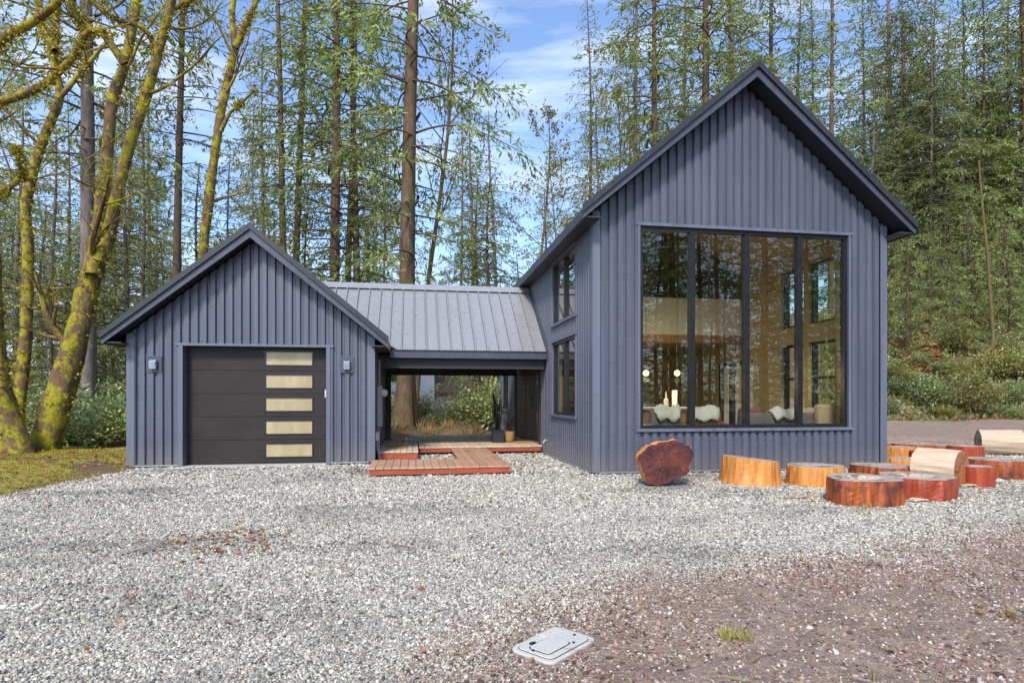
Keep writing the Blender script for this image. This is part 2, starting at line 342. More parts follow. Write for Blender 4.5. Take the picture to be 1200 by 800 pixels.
def pebble_mat():
    m, t, o = mat('pebble'); p = prin(t, o, (.4, .4, .4), .75, 0, .4)
    oi = t.nodes.new('ShaderNodeObjectInfo'); n = noise_n(t, 1.2, 4, .6, coords(t, 'Object'))
    c = ramp(t, oi.outputs['Random'], [(0, (.09, .088, .085)), (.10, (.22, .21, .195)), (.3, (.38, .365, .335)), (.45, (.32, .28, .23)), (.55, (.45, .43, .39)),
                                       (.7, (.56, .54, .49)), (.8, (.38, .36, .33)), (.9, (.72, .705, .65)), (.965, (.22, .25, .28)), (.99, (.30, .16, .10))], 'CONSTANT')
    k = ramp(t, n.outputs['Fac'], [(.3, (.86, .83, .76)), (.7, (1.2, 1.16, 1.06))]); c = mixc(t, 1., c.outputs[0], k.outputs[0], 'MULTIPLY')
    # trodden, dusty patches are darker stone
    b = noise_n(t, .5, 4, .6, wpos(t, (.7, 1.5, 1))); bb = ramp(t, b.outputs['Fac'], [(.3, (.55, .55, .55)), (.5, (1, 1, 1))]); c = mixc(t, 1., c, bb.outputs[0], 'MULTIPLY')
    t.links.new(c, p.inputs['Base Color']); M['pebble'] = m
    m, t, o = mat('chip'); p = prin(t, o, (.2, .12, .1), .9, 0, .2); oi = t.nodes.new('ShaderNodeObjectInfo')
    c = ramp(t, oi.outputs['Random'], [(0, (.09, .055, .045)), (.2, (.24, .14, .11)), (.45, (.35, .235, .19)), (.7, (.38, .29, .26)), (.9, (.42, .37, .34)), (.97, (.55, .51, .47))], 'CONSTANT')
    t.links.new(c.outputs[0], p.inputs['Base Color']); M['chip'] = m
pebble_mat()

# ------------------------------------------------------------------ mesh helpers
class MB:
    def __init__(s): s.v = []; s.f = []; s.mi = []; s.n = 0; s.cur = 0
    def add(s, vs, fs):
        b = s.n; s.v.extend([tuple(q) for q in vs]); s.n += len(vs)
        for q in fs: s.f.append(tuple(b + i for i in q)); s.mi.append(s.cur)
        return s
    def box(s, a, b):
        (x0, y0, z0), (x1, y1, z1) = a, b
        x0, x1 = min(x0, x1), max(x0, x1); y0, y1 = min(y0, y1), max(y0, y1); z0, z1 = min(z0, z1), max(z0, z1)
        return s.add([(x0, y0, z0), (x1, y0, z0), (x1, y1, z0), (x0, y1, z0), (x0, y0, z1), (x1, y0, z1), (x1, y1, z1), (x0, y1, z1)],
                     [(0, 3, 2, 1), (4, 5, 6, 7), (0, 1, 5, 4), (1, 2, 6, 5), (2, 3, 7, 6), (3, 0, 4, 7)])
    def prism(s, poly, axis, a, b):
        """poly: 2D outline (ccw) extruded along axis 'y' (x,z outline), 'x' (y,z outline) or 'z'"""
        n = len(poly)
        def P(q, w):
            return {'y': (q[0], w, q[1]), 'x': (w, q[0], q[1]), 'z': (q[0], q[1], w)}[axis]
        vs = [P(q, a) for q in poly] + [P(q, b) for q in poly]
        fs = [tuple(range(n))[::-1], tuple(range(n, 2 * n))] + [(i, (i + 1) % n, n + (i + 1) % n, n + i) for i in range(n)]
        return s.add(vs, fs)
    def tube(s, pts, rad, seg=8, cap=True, jit=0.):
        pts = [Vector(p) for p in pts]; n = len(pts); vs = []; fs = []
        up = Vector((.3, .2, 1)).normalized(); prev = None
        for i, p in enumerate(pts):
            d = (pts[min(i + 1, n - 1)] - pts[max(i - 1, 0)]).normalized()
            a = (prev - d * prev.dot(d)) if prev is not None else d.cross(Vector((1, .1, 0)) if abs(d.z) > .7 else Vector((0, 0, 1)))
            a.normalize(); prev = a; b = d.cross(a); r = rad[i] if hasattr(rad, '__len__') else rad
            for k in range(seg):
                t = 2 * math.pi * k / seg; rr = r * (1 + (random.uniform(-jit, jit) if jit else 0))
                vs.append(p + a * (rr * math.cos(t)) + b * (rr * math.sin(t)))
        for i in range(n - 1):
            for k in range(seg):
                k2 = (k + 1) % seg; fs.append((i * seg + k, i * seg + k2, (i + 1) * seg + k2, (i + 1) * seg + k))
        if cap: fs.append(tuple(range(seg))[::-1]); fs.append(tuple((n - 1) * seg + k for k in range(seg)))
        return s.add(vs, fs)
    def lathe(s, prof, c, seg=20):
        n = len(prof); vs = []; fs = []
        for r, z in prof:
            for k in range(seg):
                t = 2 * math.pi * k / seg; vs.append((c[0] + r * math.cos(t), c[1] + r * math.sin(t), c[2] + z))
        for i in range(n - 1):
            for k in range(seg):
                k2 = (k + 1) % seg; fs.append((i * seg + k, i * seg + k2, (i + 1) * seg + k2, (i + 1) * seg + k))
        fs.append(tuple(range(seg))[::-1]); fs.append(tuple((n - 1) * seg + k for k in range(seg)))
        return s.add(vs, fs)
    def build(s, name, m, parent=None, smooth_=False, bevel=0.):
        off = Vector((0, 0, 0)); q = parent
        while q is not None: off += q.location; q = q.parent
        me = bpy.data.meshes.new(name); me.from_pydata([(a - off.x, b - off.y, c - off.z) for a, b, c in s.v], [], s.f)
        for k in ([m] if isinstance(m, str) else m): me.materials.append(M[k])
        if not isinstance(m, str): me.polygons.foreach_set('material_index', s.mi)
        if smooth_: me.polygons.foreach_set('use_smooth', [True] * len(me.polygons))
        o = bpy.data.objects.new(name, me); COL.objects.link(o); o.parent = parent
        if bevel:
            b = o.modifiers.new('bevel', 'BEVEL'); b.width = bevel; b.segments = 2; b.limit_method = 'ANGLE'
        return o
def tag(o, label=None, cat=None, group=None, kind=None):
    for k, v in (('label', label), ('category', cat), ('group', group), ('kind', kind)):
        if v: o[k] = v
    return o
def thing(name, loc, label, cat, group=None):
    o = bpy.data.objects.new(name, None); COL.objects.link(o); o.location = loc; o.empty_display_size = .2
    return tag(o, label, cat, group)
def copy_tree(o, parent=None):
    c = o.copy(); COL.objects.link(c); c.parent = parent
    for ch in o.children: copy_tree(ch, c)
    return c
def box(name, m, parent, a, b, bevel=0.): return MB().box(a, b).build(name, m, parent, False, bevel)
def np_mesh(name, V, Fq, mats, mi=None, smooth_=False):
    """numpy verts + list of (k x 3) or (k x 4) face arrays"""
    me = bpy.data.meshes.new(name); V = np.asarray(V, np.float32)
    loops = np.concatenate([f.ravel() for f in Fq]).astype(np.int32)
    tot = np.concatenate([np.full(len(f), f.shape[1]) for f in Fq]).astype(np.int32)
    st = np.concatenate([[0], np.cumsum(tot)[:-1]]).astype(np.int32)
    me.vertices.add(len(V)); me.vertices.foreach_set('co', V.ravel()); me.loops.add(len(loops)); me.loops.foreach_set('vertex_index', loops)
    me.polygons.add(len(tot)); me.polygons.foreach_set('loop_start', st); me.polygons.foreach_set('loop_total', tot)
    for k in mats: me.materials.append(M[k])
    if mi is not None: me.polygons.foreach_set('material_index', np.asarray(mi, np.int32))
    if smooth_: me.polygons.foreach_set('use_smooth', np.ones(len(tot), bool))
    me.update(calc_edges=True); return me
def mesh_obj(name, me, parent=None):
    o = bpy.data.objects.new(name, me); COL.objects.link(o); o.parent = parent; return o

# ------------------------------------------------------------------ ground (one sheet to the horizon)
def axis(lo, hi, step, far, n):
    core = np.arange(lo, hi + 1e-6, step); g = np.geomspace(1, far, n)
    return np.concatenate([lo - g[::-1], core, hi + g])
gx = axis(-14, 20, .22, 420, 34); gy = axis(-3, 46, .26, 420, 34)
GX, GY = np.meshgrid(gx, gy); gz = terrain(GX.ravel(), GY.ravel()) + .012 * (fbm(GX.ravel(), GY.ravel(), .9, 4) - .5)
nx, ny = len(gx), len(gy); idx = np.arange(nx * ny).reshape(ny, nx)
fq = np.stack([idx[:-1, :-1], idx[:-1, 1:], idx[1:, 1:], idx[1:, :-1]], -1).reshape(-1, 4)
gm = np_mesh('ground', np.stack([GX.ravel(), GY.ravel(), gz], -1), [fq], ['ground_mix'], None, True)
sg = poly_sd(GX.ravel(), GY.ravel(), GRAVEL); sdirt = poly_sd(GX.ravel(), GY.ravel(), DIRT)
zr = smooth(.4, -.4, sg) if False else 1 - smooth(-.35, .35, sg)
zg = 1 - smooth(-.5, .5, sdirt + .35 * (fbm(GX.ravel(), GY.ravel(), 1.2, 8) - .5))
Zd = GX.ravel() * SN + GY.ravel() * CN
zg = np.maximum(zg, smooth(8.8, 9.4, GX.ravel()) * smooth(-.6, .1, sg) * (1 - smooth(28.0, 29.5, Zd)))
zb = smooth(-.1, .25, sg) * (1 - smooth(-6.5, -5.2, GX.ravel())) * (1 - smooth(3.5, 5.5, sg + 2.2 * fbm(GX.ravel(), GY.ravel(), 2, 6)))
zb = zb * smooth(.22, .34, fbm(GX.ravel(), GY.ravel(), .8, 14) - .22 * smooth(-8.2, -6.4, GX.ravel()) * smooth(10.8, 12.4, GY.ravel()))
ca = gm.color_attributes.new('zone', 'FLOAT_COLOR', 'POINT')
ca.data.foreach_set('color', np.stack([zr, zg, zb, np.ones_like(zr)], -1).astype(np.float32).ravel())
ground = tag(mesh_obj('ground', gm), kind='structure')

# ------------------------------------------------------------------ corrugated sheet walls
PITCH, RIB = .162, .048
def profile(u):
    t = (u / PITCH) % 1
    return RIB * float(np.interp(t, [0, .24, .36, .88, 1.], [0, 0, 1, 1, 0]))
def ribs(u0, u1):
    k0 = math.floor(u0 / PITCH); out_ = []
    for k in range(k0, math.ceil(u1 / PITCH) + 1):
        out_ += [(k + t) * PITCH for t in (0, .24, .36, .88)]
    return [u for u in out_ if u0 + .004 < u < u1 - .004]
def sheet(mb, u0, u1, z0, top, holes, place, corrug=True, extra=()):
    """vertical sheet over u in [u0,u1] from z0 up to top(u), with rectangular holes; place(u, d, z) -> point"""
    us = sorted(set([u0, u1] + list(extra) + [h for q in holes for h in q[:2]] + (ribs(u0, u1) if corrug else [])))
    us = [u for u in us if u0 <= u <= u1]
    for a, b in zip(us[:-1], us[1:]):
        if b - a < 1e-5: continue
        mid = (a + b) / 2; segs = [(z0, None)]
        for (h0, h1, hz0, hz1) in sorted(holes, key=lambda q: q[2]):
            if h0 < mid < h1:
                s0, _ = segs.pop(); segs.append((s0, hz0)); segs.append((hz1, None))
        da, db = (profile(a), profile(b)) if corrug else (0, 0)
        for s0, s1 in segs:
            ta, tb = (top(a), top(b)) if s1 is None else (s1, s1)
            if ta - s0 < 1e-4 and tb - s0 < 1e-4: continue
            mb.add([place(a, da, s0), place(b, db, s0), place(b, db, tb), place(a, da, ta)], [(0, 1, 2, 3)])
    return mb

# ================================================================== HOUSE
HX0, HX1, HY0, HY1 = 3.20, 9.00, 10.32, 21.9
HXC, HRIDGE, HEAVE, HOV, HFO = (HX0 + HX1) / 2, 7.36, 4.64, .31, .44
HS = (HRIDGE - HEAVE) / (HXC - (HX0 - HOV))            # roof slope
def htop(x): return HRIDGE - HS * abs(x - HXC) - .17
house = thing('house', (HXC, (HY0 + HY1) / 2, 0), 'tall gabled house with blue grey ribbed metal siding and a giant four pane window', 'house')
WX0, WX1 = ony(749, 400, HY0).x, ony(992, 400, HY0).x
WZ0, WZ1 = ony(749, 502, HY0).z, ony(749, 265, HY0).z
fw = (WX0, WX1, WZ0, WZ1)
sheet(MB(), HX0, HX1, .06, htop, [fw], lambda u, d, z: (u, HY0 - d, z), True, [HXC]).build('wall', 'siding', house)
SWIN = [(11.45, 13.45, 1.02, 2.64), (11.45, 13.45, 3.05, 4.42)]     # paired windows on both side walls
ENT = (14.75, 18.6, .2, 2.75); RWIN = (19.9, 21.3, 1.0, 2.35)
LH = SWIN + [ENT, RWIN]
RH = [(11.4, 12.26, 1.02, 2.64), (12.44, 13.3, 1.02, 2.64), (11.4, 12.26, 3.05, 4.42), (12.44, 13.3, 3.05, 4.42), (14.5, 16.45, .2, 2.4)]
stop = lambda u: htop(HX0)
sheet(MB(), HY0, HY1, .06, stop, LH, lambda u, d, z: (HX0 - d, u, z)).build('wall', 'siding', house)
sheet(MB(), HY0, HY1, .06, stop, RH, lambda u, d, z: (HX1 + d, u, z)).build('wall', 'siding', house)
sheet(MB(), HX0, HX1, .06, htop, [], lambda u, d, z: (u, HY1 + d, z), True, [HXC]).build('wall', 'siding', house)
# plywood lining
TI = .17
sheet(MB(), HX0 + .01, HX1 - .01, .0, lambda x: htop(x) - .02, [fw], lambda u, d, z: (u, HY0 + TI, z), False, [HXC]).build('inner_wall', 'ply', house)
sheet(MB(), HY0 + .02, HY1 - .02, .0, stop, LH, lambda u, d, z: (HX0 + TI, u, z), False).build('inner_wall', 'ply', house)
sheet(MB(), HY0 + .02, HY1 - .02, .0, stop, RH, lambda u, d, z: (HX1 - TI, u, z), False).build('inner_wall', 'ply', house)
sheet(MB(), HX0 + TI, HX1 - TI, .02, lambda x: htop(x) - .1, [], lambda u, d, z: (u, 18.7, z), False, [HXC]).build('back_wall', 'cedar_int', house)
box('floor', 'int_floor', house, (HX0 + .03, HY0 + .05, .05), (HX1 - .03, HY1 - .05, .3))
lo = MB().box((HX0 + TI + .01, 14.8, 2.85), (HX1 - TI - .01, 18.69, 3.08)).build('loft_floor', 'cedar_int', house)
box('guard_wall', 'int_white', house, (HX0 + TI + .02, 14.72, 3.05), (HX1 - TI - .02, 14.82, 4.0))
cm = MB()
for sgn in (-1, 1):
    xe = HXC + sgn * (HX1 - HX0) / 2
    cm.add([(HXC, HY0 + .1, HRIDGE - .26), (HXC, HY1 - .1, HRIDGE - .26), (xe, HY1 - .1, htop(xe) - .08), (xe, HY0 + .1, htop(xe) - .08)], [(0, 1, 2, 3)])
cm.build('ceiling', 'ply', house)
# foundation strip, corner trims, base flashing
box('foundation', 'concrete', house, (HX0 + .02, HY0 + .02, -.2), (HX1 - .02, HY1 - .02, .049))
for (x, sx) in ((HX0, -1), (HX1, 1)):
    for (y, sy) in ((HY0, -1), (HY1, 1)):
        MB().prism([(x + sx * .062, y + sy * .062), (x - sx * .08, y + sy * .062), (x - sx * .08, y + sy * .05), (x + sx * .05, y + sy * .05), (x + sx * .05, y - sy * .08), (x + sx * .062, y - sy * .08)],
                   'z', .05, htop(HX0) - .02).build('corner_trim', 'trim_metal', house)
box('base_flashing', 'galv', house, (HX0 + .06, HY0 - .059, .035), (HX1 - .06, HY0 + .01, .058))
box('base_flashing', 'galv', house, (HX0 - .059, HY0 + .06, .035), (HX0 + .01, 14.4, .058))

def roof(parent, xc, ridge, eave, half, y0, y1, m_top='roof_dark', m_f='fascia', seams=True):
    """two sloping slabs, rake and eave fascia boards"""
    s = (ridge - eave) / half; th = .13
    rf = None
    for sgn in (-1, 1):
        a, b = (xc, ridge), (xc + sgn * half, eave)
        pol = [a, b, (b[0], b[1] - th), (a[0], a[1] - th)]
        if sgn > 0: pol = pol[::-1]
        o = MB().prism(pol, 'y', y0 + .03, y1 - .03).build('roof', m_top, parent)
        rf = rf or o
        # rake board: two stepped faces
        for (yy, yi) in ((y0, y0 + .028), (y1 - .028, y1)):
            lo_, hi_ = .20, .035
            pol = [(xc, ridge + hi_), (b[0] + sgn * .03, eave + hi_ - s * .03), (b[0] + sgn * .03, eave - .155 - s * .03), (xc, ridge - lo_)]
            if sgn > 0: pol = pol[::-1]
            MB().prism(pol, 'y', yy, yi).build('rake_board', m_f, o)
        pol = [(xc, ridge + .085), (b[0] + sgn * .045, eave + .085 - s * .045), (b[0] + sgn * .045, eave - .04 - s * .045), (xc, ridge - .04)]
        if sgn > 0: pol = pol[::-1]
        MB().prism(pol, 'y', y0 - .045, y0 - .002).build('rake_cap', 'roof_dark', o)
        box('eave_board', m_f, o, (b[0] - sgn * .002, y0 + .03, eave - .175), (b[0] + sgn * .03, y1 - .03, eave - .0))
        # level soffit at the eave
        wx = xc + sgn * (half - .29)
        box('soffit', 'soffit', o, (wx, y0 + .03, eave - .155), (b[0] - sgn * .003, y1 - .03, eave - .132))
        if seams:
            nseam = int((y1 - y0) / .4); mb = MB()
            for k in range(1, nseam):
                yy = y0 + (y1 - y0) * k / nseam
                p = [(xc, ridge), (b[0], eave), (b[0], eave + .035), (xc, ridge + .035)]
                mb.prism(p if sgn < 0 else p[::-1], 'y', yy - .012, yy + .012)
            mb.build('standing_seams', m_top, o)
    MB().prism([(xc - .12, ridge - .12 * s + .05), (xc, ridge + .09), (xc + .12, ridge - .12 * s + .05), (xc, ridge + .03)][::-1], 'y', y0 + .0, y1).build('ridge_cap', 'roof_dark', rf)
roof(house, HXC, HRIDGE, HEAVE, HXC - HX0 + HOV, HY0 - HFO, HY1 + .4)

def window(parent, name, axis_, c, u0, u1, z0, z1, cuts=(), hcuts=(), trim='trim_metal', fr=.05, dep=.12, out_=-1, glass_='window_glass', sill=True):
    """rectangular window in the wall plane axis=c; out_ = which way is outdoors; cuts = mullion positions"""
    def B(ua, ub, da, db, za, zb):
        p, q = c + out_ * da, c + out_ * db
        return ((ua, p, za), (ub, q, zb)) if axis_ == 'y' else ((p, ua, za), (q, ub, zb))
    w_ = MB()
    w_.box(*B(u0, u0 + fr, -.1, .02, z0, z1)); w_.box(*B(u1 - fr, u1, -.1, .02, z0, z1))
    w_.box(*B(u0 + fr, u1 - fr, -.1, .02, z0, z0 + fr)); w_.box(*B(u0 + fr, u1 - fr, -.1, .02, z1 - fr, z1))
    o = w_.build(name, 'black_frame', parent)
    us = [u0 + fr] + [q for q in cuts] + [u1 - fr]
    for q in cuts:
        MB().box(*B(q - fr * .75, q + fr * .75, -.095, .026, z0 + fr, z1 - fr)).build('mullion', 'black_frame', o)
    zs = [z0 + fr] + list(hcuts) + [z1 - fr]
    for q in hcuts:
        MB().box(*B(u0 + fr, u1 - fr, -.085, .012, q - fr * .5, q + fr * .5)).build('transom', 'black_frame', o)
    for a, b in zip(us[:-1], us[1:]):
        for za, zb in zip(zs[:-1], zs[1:]):
            MB().box(*B(a, b, -.032, -.026, za, zb)).build('pane', glass_, o)
    # outer trim
    if trim:
        tw = .05
        MB().box(*B(u0 - tw, u0 - .001, -.02, .064, z0 - tw, z1 + tw)).build('trim', trim, o)
        MB().box(*B(u1 + .001, u1 + tw, -.02, .064, z0 - tw, z1 + tw)).build('trim', trim, o)
        MB().box(*B(u0 - tw - .03, u1 + tw + .03, -.02, .072, z1 + .001, z1 + tw + .004)).build('head_trim', trim, o)
        MB().box(*B(u0 - tw - .03, u1 + tw + .03, -.02, .087, z0 - tw - .004, z0 - .001)).build('sill', trim, o)
    # timber reveal inside
    rv = MB()
    for bb in (B(u0 - .012, u0 - .002, -.18, -.05, z0, z1), B(u1 + .002, u1 + .012, -.18, -.05, z0, z1), B(u0, u1, -.18, -.05, z0 - .012, z0 - .002), B(u0, u1, -.18, -.05, z1 + .002, z1 + .012)):
        rv.box(*bb)
    rv.build('reveal', 'ply', o)
    return o
cuts = [ony(px, 400, HY0).x for px in (811, 875, 937)]
window(house, 'front_window', 'y', HY0, WX0, WX1, WZ0, WZ1, cuts, (), 'trim_metal', .065)
for q in SWIN: window(house, 'side_window', 'x', HX0, *q, ((q[0] + q[1]) / 2,), (), 'trim_metal', .05)
window(house, 'side_window', 'x', HX0, *RWIN, (20.6,), (), 'trim_metal', .05)
for q in RH[:2]: window(house, 'side_window', 'x', HX1, *q, (), (1.84,), 'trim_metal', .05, out_=1, glass_='thin_glass')
for q in RH[2:4]: window(house, 'side_window', 'x', HX1, *q, (), (), 'trim_metal', .05, out_=1, glass_='thin_glass')
window(house, 'sliding_door', 'x', HX1, *RH[4], (15.15, 15.8), (), 'trim_metal', .09, out_=1, glass_='thin_glass')
# entry: timber boards, door, glazed side light
y = ENT[0]
while y < ENT[1] - .02:
    y2 = min(y + .145, ENT[1])
    if not (15.25 < y + .07 < 17.1):
        box('board', 'entry_wood', house, (HX0 - .005 - random.uniform(0, .006), y + .004, .21), (HX0 + .06, y2 - .004, ENT[3] - .01))
    y += .145
box('entry_head', 'entry_wood', house, (HX0 - .004, 15.27, 2.3), (HX0 + .06, 17.07, ENT[3] - .011))
dr = box('door', 'entry_wood', house, (HX0 + .02, 16.05, .24), (HX0 + .07, 17.05, 2.28))
for k in range(5): box('plank', 'entry_wood', dr, (HX0 + .008, 16.08 + k * .19, .26), (HX0 + .021, 16.08 + k * .19 + .18, 2.26))
MB().tube([(HX0 - .05, 16.13, 1.0), (HX0 - .05, 16.13, 1.75)], .014, 8).build('handle', 'black_metal', dr)
box('door_bolt', 'black_metal', dr, (HX0 - .05, 16.115, 1.36), (HX0 + .02, 16.145, 1.39))
window(house, 'side_light', 'x', HX0 + .02, 15.3, 15.95, .26, 2.28, (), (), None, .06)
box('door_lock', 'black_metal', house, (HX0 - .03, 15.985, 1.2), (HX0 + .05, 16.035, 1.34))
box('threshold', 'trim_metal', house, (HX0 - .06, 15.2, .2), (HX0 + .1, 17.1, .238))

# ================================================================== GARAGE
AX0, AX1, AY0, AY1 = -5.46, -.86, 12.75, 18.0
AXC, ARIDGE, AEAVE, AOV = (AX0 + AX1) / 2, 4.72, 2.58, .31
AS = (ARIDGE - AEAVE) / (AXC - AX0 + AOV)
def atop(x): return ARIDGE - AS * abs(x - AXC) - .17
garage = thing('garage', (AXC, (AY0 + AY1) / 2, 0), 'low gabled garage with blue grey ribbed siding and a dark sectional door', 'garage')
DX0, DX1 = ony(215, 480, AY0).x, ony(383, 480, AY0).x; DZ1 = ony(215, 405, AY0).z
dh = (DX0, DX1, .0, DZ1)
sheet(MB(), AX0, AX1, .07, atop, [(DX0, DX1, .0, DZ1)], lambda u, d, z: (u, AY0 - d, z), True, [AXC]).build('wall', 'siding', garage)
for xx, sg_ in ((AX0, -1), (AX1, 1)):
    sheet(MB(), AY0, AY1, .07, lambda u: atop(AX0), [], lambda u, d, z, xx=xx, sg_=sg_: (xx + sg_ * d, u, z)).build('wall', 'siding', garage)
sheet(MB(), AX0, AX1, .07, atop, [], lambda u, d, z: (u, AY1 + d, z), True, [AXC]).build('wall', 'siding', garage)
sheet(MB(), AX0 + .02, AX1 - .02, .0, lambda x: atop(x) - .02, [(DX0, DX1, 0, DZ1)], lambda u, d, z: (u, AY0 + .2, z), False, [AXC]).build('inner_wall', 'ply', garage)
for (x, sx) in ((AX0, -1), (AX1, 1)):
    for (yy, sy) in ((AY0, -1), (AY1, 1)):
        MB().prism([(x + sx * .062, yy + sy * .062), (x - sx * .08, yy + sy * .062), (x - sx * .08, yy + sy * .05), (x + sx * .05, yy + sy * .05), (x + sx * .05, yy - sy * .08), (x + sx * .062, yy - sy * .08)],
                   'z', .06, atop(AX0) - .02).build('corner_trim', 'trim_metal', garage)
box('foundation', 'concrete', garage, (AX0 + .02, AY0 + .02, -.2), (DX0 - .01, AY1 - .02, .06))
box('foundation', 'concrete', garage, (DX1 + .01, AY0 + .02, -.2), (AX1 - .02, AY1 - .02, .06))
box('slab', 'concrete', garage, (DX0 - .009, AY0 - .12, -.1), (DX1 + .009, AY1 - .1, .035))
for a, b in ((AX0 + .06, DX0 - .06), (DX1 + .06, AX1 - .06)): box('base_flashing', 'galv', garage, (a, AY0 - .060, .045), (b, AY0 + .01, .068))
roof(garage, AXC, ARIDGE, AEAVE, AXC - AX0 + AOV, AY0 - .41, AY1 + .4)
# door surround and sectional door
box('door_trim', 'trim_metal', garage, (DX0 - .075, AY0 - .064, .03), (DX0 + .004, AY0 + .21, DZ1 + .0))
box('door_trim', 'trim_metal', garage, (DX1 - .004, AY0 - .064, .03), (DX1 + .075, AY0 + .21, DZ1 + .0))
box('door_head_trim', 'trim_metal', garage, (DX0 - .14, AY0 - .072, DZ1 + .001), (DX1 + .14, AY0 + .21, DZ1 + .05))
DY = AY0 + .17; n5 = (DZ1 - .06) / 5
door = box('sectional_door', 'black_frame', garage, (DX0 + .01, DY + .05, .06), (DX1 - .01, DY + .07, DZ1 - .005))
GX0, GX1 = ony(311.5, 480, DY).x, ony(366, 480, DY).x
for k in range(5):
    z0, z1 = .06 + k * n5 + .005, .06 + (k + 1) * n5 - .005
    pz0, pz1 = z0 + .11, z1 - .085
    mb = sheet(MB(), DX0 + .012, DX1 - .012, z0, lambda u, z1=z1: z1, [(GX0, GX1, pz0, pz1)], lambda u, d, z: (u, DY, z), False)
    mb.box((DX0 + .012, DY + .001, z0), (GX0, DY + .045, z1)); mb.box((GX1, DY + .001, z0), (DX1 - .012, DY + .045, z1))
    mb.box((GX0 + .001, DY + .001, z0), (GX1 - .001, DY + .045, pz0)); mb.box((GX0 + .001, DY + .001, pz1), (GX1 - .001, DY + .045, z1))
    mb.build('door_panel', 'door_panel', door)
    f = MB(); t_ = .022
    f.box((GX0 - t_, DY - .012, pz0 - t_), (GX1 + t_, DY - .002, pz0 + .004)); f.box((GX0 - t_, DY - .012, pz1 - .004), (GX1 + t_, DY - .002, pz1 + t_))
    f.box((GX0 - t_, DY - .011, pz0 + .004), (GX0 + .004, DY - .002, pz1 - .004)); f.box((GX1 - .004, DY - .011, pz0 + .004), (GX1 + t_, DY - .002, pz1 - .004))
    f.build('window_frame', 'black_frame', door)
    box('pane', 'frosted_glass', door, (GX0 - .003, DY + .006, pz0 - .003), (GX1 + .003, DY + .016, pz1 + .003))
box('bottom_seal', 'black_frame', door, (DX0 + .012, DY + .002, .03), (DX1 - .012, DY + .04, .06))
p_ = ony(382, 461, AY0); box('door_sensor', 'white_plastic', garage, (DX1 - .03, AY0 - .08, p_.z - .08), (DX1 + .0, AY0 - .053, p_.z + .08))
# electric gear on the side wall by the deck
pn = onx(440, 470, AX1)
bxm = thing('meter_box', (AX1 + .04, 13.6, .9), 'grey electric meter box with conduit on the garage side wall by the deck', 'meter box')
box('cabinet', 'grey_plastic', bxm, (AX1 + .055, 13.5, .75), (AX1 + .16, 13.85, 1.65), .01)
MB().lathe([(.01, 0), (.085, .0), (.085, .02), (.07, .06), (.06, .09), (.01, .1)], (0, 0, 0), 16)
mm = MB().lathe([(.085, 0), (.085, .03), (.07, .1), (.02, .12)], (0, 0, 0), 16)
mm.v = [(AX1 + .16 + z, 13.67 + x, 1.5 + y) for x, y, z in mm.v]; mm.build('dial', 'white_plastic', bxm)
MB().tube([(AX1 + .09, 13.6, .76), (AX1 + .09, 13.6, .05)], .025, 10).build('conduit', 'grey_plastic', bxm)
MB().tube([(AX1 + .09, 13.75, 1.64), (AX1 + .09, 13.75, 2.25)], .025, 10).build('conduit', 'grey_plastic', bxm)
ht = thing('disconnect_switch', (AX1 + .04, 13.0, .55), 'small white switch box low on the garage side wall with a drooping hose', 'switch box')
box('cabinet', 'white_plastic', ht, (AX1 + .055, 12.95, .48), (AX1 + .13, 13.1, .66), .008)
MB().tube([(AX1 + .09, 13.02, .49), (AX1 + .1, 13.03, .3), (AX1 + .14, 13.0, .12), (AX1 + .18, 12.92, .03)], .018, 8).build('hose', 'grey_plastic', ht)
def wall_light(px, py, label):
    p = ony(px, py, AY0); t = thing('wall_light', (p.x, AY0 - .04, p.z), label, 'wall light', 'garage wall lights')
    box('back_plate', 'fascia', t, (p.x - .14, AY0 - .064, p.z - .16), (p.x + .14, AY0 - .046, p.z + .16))
    MB().prism([(AY0 - .065, p.z - .02), (AY0 - .14, p.z - .09), (AY0 - .17, p.z + .04), (AY0 - .11, p.z + .08), (AY0 - .065, p.z + .085)][::-1], 'x', p.x - .06, p.x + .06).build('lamp_body', 'lamp_metal', t)
    box('lens', 'white_plastic', t, (p.x - .045, AY0 - .125, p.z - .094), (p.x + .045, AY0 - .085, p.z - .07))
    MB().box((p.x - .15, AY0 - .07, p.z + .16), (p.x + .15, AY0 - .046, p.z + .172)).build('drip_cap', 'trim_metal', t)
wall_light(182, 427, 'small square wall light left of the garage door'); wall_light(407, 428, 'small square wall light right of the garage door')

